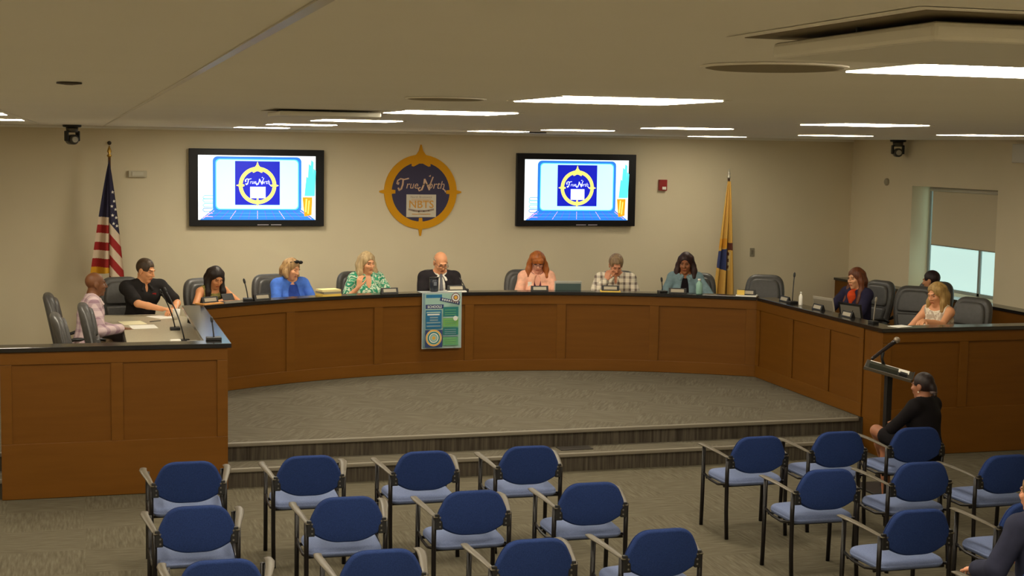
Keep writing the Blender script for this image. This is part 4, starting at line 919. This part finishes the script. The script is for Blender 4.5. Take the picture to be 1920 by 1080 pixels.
# young man near the window
person('person with short dark hair in a navy shirt, turned away by the window', 9.93, 15.42, ZD, -pi/2-.55, dict(h=RES, s=.97, seat=.44, lean=10, hpitch=12, hyaw=-25, skin=(206, 146, 104), hair='short', hair_t=.013, hairm=hair_mat((30, 20, 24), (52, 36, 36)),
    tops=[('navy_shirt', 'crew', pl((46, 48, 72)), .016, 1.8)], trousers=BLACKT, rh=dict(at=(-.14, -.34, .66)), lh=dict(at=(.14, -.34, .66))))
# blonde woman in profile, right wing
person('person with straight blond hair in a white sleeveless top, in profile at the right wing', 8.80, 13.62, ZD, -pi/2+.30, dict(h=RES, fem=1, s=1.0, lean=8, hpitch=22, hyaw=-4, skin=(222, 158, 116), hair='long', hlen=.14, hairline=.088, hspread=1.0, hairm=hair_mat((140, 108, 58), (186, 152, 92)),
    tops=[('sleeveless_top', 'scoop', pattern('print', (222, 208, 186), (240, 232, 216), (190, 170, 150)), .010, 0)], trousers=KHAKI, rh=dict(at=(-.10, -.50, .80)), lh=dict(at=(.22, -.56, .94), pole=(.8, 0, -.8), dir=(.5, -1, -.1))))
# seated woman in black, back to the camera, legs crossed
person('person in a black dress seated in the front row, legs crossed, seen from behind', 6.64, 10.42, .0, pi+.42, dict(h=.0052, fem=1, s=.88, seat=.455, lean=5, hpitch=8, hyaw=4, skin=(150, 98, 70), hair='bun', hairm=hair_mat((26, 18, 18), (44, 30, 28)), earring=1,
    tops=[('black_top', 'crew', pl((24, 20, 22)), .016, 1.25)], skirt=pl((22, 19, 21)), knees={-1: (-.06, -.45, .55), 1: (.04, -.47, .66)}, ankles={-1: (-.03, -.40, .11), 1: (-.24, -.56, .30)}, toes={-1: (0, -1, -.35), 1: (-.45, -.8, -.5)}, rh=dict(at=(-.10, -.30, .72), pole=(-1, .2, -.5), dir=(.9, -.3, 0), curl=.6), lh=dict(at=(.05, -.32, .75), pole=(1, .2, -.5), dir=(-.9, -.2, 0), curl=.6)))
# person at the bottom right corner
person('person with light brown hair in a navy sweater, cut by the bottom right corner', 5.12, 6.76, .0, pi+.28, dict(h=.0055, s=.92, seat=.46, lean=10, hpitch=6, hyaw=4, skin=(214, 150, 116), hair='short', hair_t=.016, hairm=hair_mat((112, 84, 52), (160, 126, 84)), broad=1.05, wide=1.1,
    tops=[('navy_sweater', 'crew', pl((46, 48, 66)), .024, 1.85)], trousers=pl((66, 62, 60)), lh=dict(at=(.20, -.34, .66)), rh=dict(at=(-.16, -.34, .66))))

# ------------------------------------------------------------------ things on the desk
RL = AR+.08
def nameplate(x, y, z, rz, label):
    t = thing('nameplate', label, 'nameplate', (x, y, z), rz, 'nameplates along the council desk')
    MB().add([(-.105, -.028, 0), (.105, -.028, 0), (.105, .028, 0), (-.105, .028, 0), (-.105, -.006, .062), (.105, -.006, .062), (.105, .004, .062), (-.105, .004, .062)],
             [(3, 2, 1, 0), (4, 5, 6, 7), (0, 1, 5, 4), (1, 2, 6, 5), (2, 3, 7, 6), (3, 0, 4, 7)]).build('holder', 'black', t, bevel=.002)
    a = .335; MB().obox((0, -.0185, .032), (.078, 0, 0), (0, .0012, 0), (0, .019*sin(a), .019*cos(a))).build('name_strip', mat('name_strip', (170, 160, 140), .5), t)
for deg, lb in ((123.4, 'nameplate on orange paper before the dark haired woman with the phone'), (116.5, 'nameplate between the woman with the phone and the woman in blue'), (100.2, 'nameplate right of the woman in the green print top'), (91.9, 'nameplate on white paper before the bald man in a suit'),
                (81.6, 'nameplate before the ginger haired woman'), (73.0, 'nameplate before the man in the checked shirt'), (64.9, 'nameplate before the woman in the denim jacket'), (56.6, 'nameplate on white and yellow paper before the empty chair')):
    z0 = ZT+(.012 if deg in (123.4, 91.9, 73.0, 56.6) else 0)+.0005; nameplate(*arcpt(deg, RL), z0, face_in(deg), lb)
for y, lb in ((15.12, 'nameplate on the right wing nearest the corner of the arc'), (14.28, 'nameplate on the right wing beside the silver laptop'), (13.60, 'nameplate on the right wing below the woman with the orange scarf')): nameplate(7.545+.03*(y-12.66)+.09, y, ZT+.0005, -pi/2, lb)
def sheet(name, x, y, z, rz, w, d, h, m, label, cat='paper', group=None):
    o = MB().box(-w/2, w/2, -d/2, d/2, 0, h).build(name, m, loc=(x, y, z)); o.rotation_euler = (0, 0, rz); return tag(o, label, cat, group)
for deg, m, w, lb in ((123.4, mat('orange_paper', (226, 160, 84), .7), .25, 'orange paper under the leftmost nameplate on the arc'), (91.9, 'white', .22, 'white papers under the nameplate of the man in a suit'), (73.0, 'yellow', .24, 'yellow paper under the nameplate of the man in the checked shirt'), (56.6, 'white', .24, 'white papers under the nameplate before the empty chair')):
    sheet('paper_stack', *arcpt(deg, RL), ZT+.0003, face_in(deg), w, .17, .0115, m, lb)
sheet('paper_stack', *arcpt(73.9, RL), ZT+.0122, face_in(73.9), .11, .13, .006, 'white', 'small white note on the yellow paper before the man in the checked shirt') if False else None
x, y = arcpt(56.6, RL); sheet('notepad', *arcpt(57.3, RL+.02), ZT+.0125, face_in(57.3), .09, .10, .055, 'yellow', 'yellow pad behind the nameplate before the empty chair', 'notepad')
x, y = arcpt(107.9, RL)
sheet('notepad', x, y, ZT+.0003, face_in(107.9), .235, .19, .026, 'yellow', 'yellow pad at the bottom of the stack beside the woman in blue', 'notepad')
sheet('binder', x, y, ZT+.0265, face_in(107.9)+.06, .225, .19, .026, mat('grey_binder', (150, 142, 124), .6), 'grey binder in the middle of the stack beside the woman in blue', 'binder')
sheet('notepad', x, y, ZT+.0527, face_in(107.9)-.04, .23, .18, .022, mat('cream_pad', (236, 220, 160), .7), 'cream pad on top of the stack beside the woman in blue', 'notepad')
sheet('paper_sheet', .50, 15.86, ZW+.0003, .2, .24, .30, .002, mat('cream_sheet', (240, 230, 190), .7), 'cream sheet on the left wing worktop nearest the man in black polo')
sheet('paper_sheet', .60, 15.50, ZW+.0003, .1, .26, .30, .002, 'white', 'white sheet on the left wing worktop nearest the bald man')
sheet('paper_sheet', .84, 16.35, ZW+.0003, .5, .24, .30, .002, 'white', 'white sheet under the hands of the man in black polo')
sheet('paper_sheet', 7.78, 12.78, ZT+.0003, .3, .20, .14, .003, 'white', 'white papers on the front corner of the right wing ledge')
o = MB().tube([(-.07, 0, .004), (.07, 0, .004)], .004, 6).build('pen', 'black', loc=(.74, 15.95, ZW+.0005)); o.rotation_euler = (0, 0, .6); tag(o, 'black pen on the left wing worktop beside the cream sheet', 'pen')
def gooseneck(base, tip, label, bend=.5, bx=.05, col='black'):
    b = np.array(base, float); tp = np.array(tip, float)-b
    t = thing('gooseneck_microphone', label, 'microphone', base, 0, 'gooseneck desk microphones')
    MB().box(-bx, bx, -.05, .05, .0003, .028).build('base', 'black', t, bevel=.005)
    m = A_(tp[0]*.25, tp[1]*.25, tp[2]*bend*1.1); pts = [(1-q)**2*A_(0, 0, .027)+2*q*(1-q)*m+q*q*tp for q in np.linspace(0, 1, 12)]
    MB().tube(pts, .0065, 8).build('gooseneck', col, t, True)
    d = nrm(pts[-1]-pts[-3]); MB().tube([pts[-1]-d*.012, pts[-1], pts[-1]+d*.03, pts[-1]+d*.045], [.008, .013, .013, .005], 10).build('capsule', col, t, True)
def G3(deg, r, z): return (*arcpt(deg, r), z)
gooseneck(G3(118.3, RL, ZT), (*np.add(arcpt(118.3, RL), (-.03, .04)), 1.475), 'gooseneck microphone between the woman with the phone and the woman in blue')
gooseneck(G3(66.7, RL, ZT), (*np.add(arcpt(66.7, RL), (.0, .03)), 1.42), 'gooseneck microphone left of the woman in the denim jacket')
gooseneck(G3(90.6, RL+.04, ZT), (*np.add(arcpt(90.6, RL), (-.04, .10)), 1.40), 'short gooseneck microphone before the tie of the man in a suit', bx=.03)
grey_m = mat('grey_gooseneck', (120, 112, 98), .4); M['grey_gooseneck'] = grey_m
gooseneck((7.695, 14.92, ZT), (7.74, 14.98, 1.585), 'tall gooseneck microphone on the right wing left of the silver laptop')
gooseneck((7.64, 13.05, ZT), (7.70, 13.12, 1.50), 'grey gooseneck microphone near the front corner of the right wing', col='grey_gooseneck', bx=.035)
gooseneck((.93, 14.25, ZW), (.77, 14.42, 1.56), 'tall gooseneck microphone leaning left on the left wing worktop, nearest the front')
gooseneck((.90, 15.20, ZW), (.76, 15.05, 1.48), 'second gooseneck microphone on the left wing worktop, behind the tallest one')
gooseneck((1.09, 12.86, ZT), (1.08, 12.92, 1.44), 'small black microphone on the front corner of the left wing ledge', bx=.065)
for i, (x, y, lb) in enumerate(((.84, 14.12, 'white power adapter left of the tall microphone base'), (.99, 14.02, 'white power adapter right of the tall microphone base'))):
    t = thing('power_adapter', lb, 'power adapter', (x, y, ZW+.0004), .4*i, 'white adapters on the left wing worktop')
    MB().box(-.05, .05, -.03, .03, 0, .045).build('brick', 'white', t, bevel=.008)
    MB().tube([(.05, 0, .02), (.09, .01, .01), (.10, .07, .006), (.04, .10, .006)], .005, 6).build('cable', 'white', t, True)
t = thing('cup', 'white cup with a straw at the far corner of the left wing', 'cup', (.97, 16.12, ZW+.0004))
MB().lathe([(.03, 0), (.042, .11), (.038, .11), (.027, .004)], n=20).build('cup_body', 'white', t, True)
MB().tube([(0, 0, .01), (.02, 0, .20)], .004, 6).build('straw', 'white', t, True)
def bottle(x, y, z, label, body, capm, r=.045, h=.19):
    t = thing('bottle', label, 'bottle', (x, y, z+.0004))
    MB().lathe([(r*.9, 0), (r, .01), (r, h*.62), (r*.8, h*.74), (r*.42, h*.84), (r*.42, h*.88)], n=20).build('bottle_body', body, t, True)
    MB().lathe([(r*.48, h*.885), (r*.48, h), (r*.3, h)], n=16).build('bottle_cap', capm, t, True)
t = thing('tumbler', 'dark tumbler on the ledge left of the tie of the man in a suit', 'tumbler', (*arcpt(94.6, RL), ZT+.0004))
MB().lathe([(.040, 0), (.052, .02), (.054, .15), (.05, .155)], n=20).build('tumbler_body', mat('tumbler_dark', (40, 44, 54), .25), t, True)
MB().lathe([(.055, .1555), (.055, .175), (.03, .18)], n=20).build('tumbler_lid', 'black', t, True)
MB().obox((0, -.0545, .10), (.018, 0, 0), (0, .001, 0), (0, 0, .022)).build('tumbler_label', mat('tumbler_label', (110, 116, 128), .4), t)
bottle(*arcpt(62.3, RL), ZT, 'clear pale green water bottle before the woman in the denim jacket', mat('pale_bottle', (150, 190, 176), .15), 'white', .04, .18)
bottle(7.695, 14.72, ZT, 'small white bottle on the right wing ledge beside the silver laptop', 'white', 'white', .022, .15)
def laptop(x, y, rz, label, lid, rim, w=.165, hh=.25, logo=None):
    """seen from behind the lid; the lid back faces local -Y"""
    t = thing('laptop', label, 'laptop', (x, y, ZW+.0004), rz, 'laptops on the council desk')
    MB().box(-w, w, .02, .25, 0, .016).build('keyboard_base', rim, t, bevel=.004)
    ld = MB(); k = .22; ld.obox((0, -.5*hh*k+.01, .016+hh*.5), (w, 0, 0), (0, .006, 0), (0, -hh*.5*k, hh*.5)).build('lid', rim, t, bevel=.003)
    MB().obox((0, -.5*hh*k+.002, .016+hh*.47), (w*.93, 0, 0), (0, .001, 0), (0, -hh*.43*k, hh*.43)).build('lid_back', lid, t)
    if logo: MB().obox((0, -.5*hh*k-.000, .016+hh*.62), (w*.55, 0, 0), (0, .0012, 0), (0, -hh*.16*k, hh*.16)).build('lid_mark', logo, t)
laptop(*arcpt(77.9, 5.93), face_in(77.9), 'laptop with dark teal lid and silver rim beside the ginger haired woman', mat('teal_lid', (84, 102, 100), .3), mat('silver_rim', (196, 196, 186), .3, .3), .165, .285, mat('teal_dark', (48, 62, 62), .3))
laptop(7.96, 14.62, -pi/2+.25, 'silver laptop on the right wing before the woman with the orange scarf', mat('silver_lid', (150, 142, 126), .35, .2), mat('silver_edge', (190, 182, 164), .3, .2), .16, .285)
t = thing('tablet', 'dark framed tablet propped on the right wing before the woman with the orange scarf', 'tablet', (7.92, 13.98, ZW+.0004), -pi/2+.25)
for q in (((-.165, -.14), (0, .018)),): pass
f = MB()
for u0, u1, v0, v1 in ((-.17, .17, .0, .02), (-.17, .17, .275, .30), (-.17, -.148, .02, .275), (.148, .17, .02, .275)): f.obox(((u0+u1)/2, -.22*(v0+v1)/2+.03, (v0+v1)/2+.002), ((u1-u0)/2, 0, 0), (0, .006, 0), (0, -.22*(v1-v0)/2, (v1-v0)/2))
f.build('frame', 'black', t)
MB().obox((0, -.22*.1475+.03, .15), (.148, 0, 0), (0, .004, 0), (0, -.22*.128, .128)).build('back_panel', mat('tablet_back', (112, 108, 98), .4), t)
MB().tube([(-.06, -.02, .06), (.07, -.055, .23)], .004, 6).build('easel_strap', 'black', t)
# phone in the hands of the woman bent over it
hx, hy = arcpt(117.0, 6.55+.60*sin(radians(26))); ca = face_in(117.0)
o = MB().box(-.075, .075, -.005, .005, -.045, .045).build('phone', 'black', loc=(hx+sin(ca)*.53, hy-cos(ca)*.53, ZD+.93), bevel=.004); o.rotation_euler = (-.7, 0, ca)
tag(o, 'dark phone held sideways by the dark haired woman in olive print', 'phone')
# poster hanging over the front of the desk
pd = 94.0; px_, py_ = arcpt(pd, AR-.044)
po = thing('poster', 'blue green poster hanging on the curved desk front below the man in a suit', 'poster', (px_, py_, 0), face_in(pd))
MB().box(-.243, .243, -.0, .003, .625, 1.292).build('sheet', mat('poster_edge', (170, 178, 180), .5), po)
MB().box(-.243, .243, .0035, .20, 1.2815, 1.2845).build('top_flap', mat('poster_flap', (176, 182, 182), .5), po)
a = Art(); C = dict(pale=0, teal=1, blue=2, green=3, lime=4, white=5, navy=6, maroon=7, amber=8, grey=9)
PC = [mat('p_'+n, c, .55) for n, c in (('pale', (152, 186, 176)), ('teal', (32, 116, 116)), ('blue', (22, 104, 148)), ('green', (96, 160, 116)), ('lime', (116, 172, 92)), ('white', (214, 220, 214)), ('navy', (42, 60, 110)), ('maroon', (112, 70, 84)), ('amber', (214, 164, 60)), ('grey', (120, 150, 160)))]
W_, T_, B_ = .235, 1.275, .635
a.rect(-W_, W_, B_, T_, 0); a.rect(-W_, -W_+.03, B_, T_, 9); a.rect(-.19, .22, .655, 1.26, 0)
a.rect(-.195, .0, 1.222, 1.262, 2); a.rect(-.195, .0, 1.19, 1.212, 0)
a.rect(-.20, .02, 1.095, 1.145, 6); a.text('SCHOOLS', -.09, 1.105, .042, 5, 0, .001, .92)
a.poly([(-.03, 1.19), (.215, 1.135), (.22, 1.175), (-.02, 1.23)][::1], 6)
for k in range(8): a.rect(.0+.026*k, .016+.026*k, 1.192-.0057*k, 1.214-.0057*k, 5)
a.rect(-.20, -.005, .86, 1.08, 2)
for v, c, u0, u1 in ((1.045, 0, -.19, -.02), (1.02, 5, -.18, -.03), (.985, 9, -.15, -.05), (.955, 9, -.15, -.05), (.925, 9, -.19, -.02), (.885, 9, -.19, -.02)): a.rect(u0, u1, v, v+.016, c)
a.rect(.012, .20, 1.0, 1.115, 1); a.rect(.012, .20, .985, 1.0, 0); a.rect(.012, .20, .89, .98, 4); a.rect(.012, .20, .875, .89, 3); a.rect(.012, .20, .785, .87, 1)
a.rect(.012, .20, .765, .782, 9); a.rect(.012, .20, .66, .76, 3)
for v in (1.075, 1.045, 1.02): a.rect(.03, .17, v, v+.008, 3)
for v in (.955, .93, .905): a.rect(.03, .17, v, v+.008, 3)
for v in (.845, .82, .797): a.rect(.03, .17, v, v+.008, 9)
for v in (.735, .71, .685): a.rect(.03, .17, v, v+.008, 4)
a.ring(.16, .98, 0, .028, 5)
a.ring(.16, 1.225, 0, .055, 7); a.ring(.16, 1.225, .03, .045, 5); a.ring(.16, 1.225, 0, .02, 8)
a.rect(-.21, .0, .645, .85, 6); a.ring(-.105, .755, 0, .098, 5); a.ring(-.105, .755, .08, .096, 8); a.ring(-.105, .755, 0, .075, 1); a.ring(-.105, .755, .045, .058, 5); a.ring(-.105, .755, 0, .04, 0); a.ring(-.105, .755, 0, .02, 8)
pf = a.build('print', PC, po); pf.location = (0, -.0003, 0)
# ------------------------------------------------------------------ lectern with microphone and papers
lt = thing('lectern', 'black pole lectern with a slanted tray before the right wing', 'lectern', (6.86, 11.42, 0))
av = A_(.17, -.115, -.048); bv = A_(.095, .135, .0135); nv_ = nrm(np.cross(av, bv)); tc_ = A_(0, 0, 1.07)
MB().box(-.22, .22, -.22, .22, .0005, .02).build('base_plate', 'black', lt, bevel=.006)
MB().box(-.027, .027, -.027, .027, .021, 1.052).build('pole', mat('lectern_pole', (16, 13, 14), .5), lt, bevel=.004)
MB().obox(tc_, av, bv, nv_*.008).build('tray', mat('tray_dark', (44, 40, 32), .4), lt, bevel=.006)
e = MB(); e.obox(tc_+nv_*.004-bv*1.02, av, bv*.03, nv_*.015); e.build('front_lip', mat('tray_edge', (74, 66, 52), .4), lt, bevel=.004)
e = MB(); e.obox(tc_+nv_*.004+av*1.02, av*.02, bv*.98, nv_*.013); e.build('side_lip', 'black', lt, bevel=.003)
LP = A_(6.86, 11.42, 1.07)
def on_tray(name, u, v, hu, hv, th, m, label, cat):
    o = MB().obox((0, 0, 0), av*hu, bv*hv, nv_*th).build(name, m, loc=tuple(LP+av*u+bv*v+nv_*(.0117+th))); return tag(o, label, cat)
on_tray('paper_sheet', .30, .38, .52, .40, .0015, 'white', 'white paper on the right half of the lectern tray', 'paper')
on_tray('paper_sheet', -.62, .50, .22, .34, .0015, 'white', 'white paper on the left end of the lectern tray', 'paper')
on_tray('timer_box', -.22, -.45, .60, .28, .018, mat('timer_dark', (50, 52, 42), .4), 'dark green grey box lying along the lectern tray', 'box')
on_tray('remote_control', .62, -.42, .16, .22, .010, 'black', 'small black remote at the right end of the lectern tray', 'remote')
mc = thing('microphone', 'handheld microphone with grey mesh head clipped above the lectern tray', 'microphone', tuple(LP))
m0 = A_(-.155, .04, .10); m1 = A_(.075, .05, .25); d = nrm(m1-m0)
MB().tube([m0, m0+d*.02, m1-d*.03, m1], [.013, .015, .019, .021], 12).build('handle', mat('mic_handle', (34, 26, 26), .35), mc, True)
MB().ball(m1+d*.028, .029, 12).build('mesh_head', mat('mic_mesh', (150, 136, 118), .4, .4), mc, True)
MB().tube([(-.03, .03, .035), (-.05, .04, .10), (-.045, .042, .16)], [.016, .012, .020], 10).build('clip_stand', 'black', mc, True)


# ------------------------------------------------------------------ light and view
LAMP_E = 44.0
for k, e in (('lamp', LAMP_E), ('lamp_dim', LAMP_E*.42)):
    n, l, b = nodes(M[k]); b.inputs['Emission Strength'].default_value = e; b.inputs['Emission Color'].default_value = (1.0, .895, .70, 1)
wd = bpy.data.worlds.new('world'); SC.world = wd; wd.use_nodes = True
wd.node_tree.nodes['Background'].inputs[0].default_value = (.55, .75, .8, 1); wd.node_tree.nodes['Background'].inputs[1].default_value = .6
vs = SC.view_settings; vs.view_transform = 'Standard'; vs.look = 'None'; vs.gamma = 1; vs.exposure = 0; vs.use_curve_mapping = False
SC.cycles.use_denoising = True; SC.cycles.max_bounces = 8; SC.cycles.diffuse_bounces = 5; SC.cycles.sample_clamp_indirect = 8
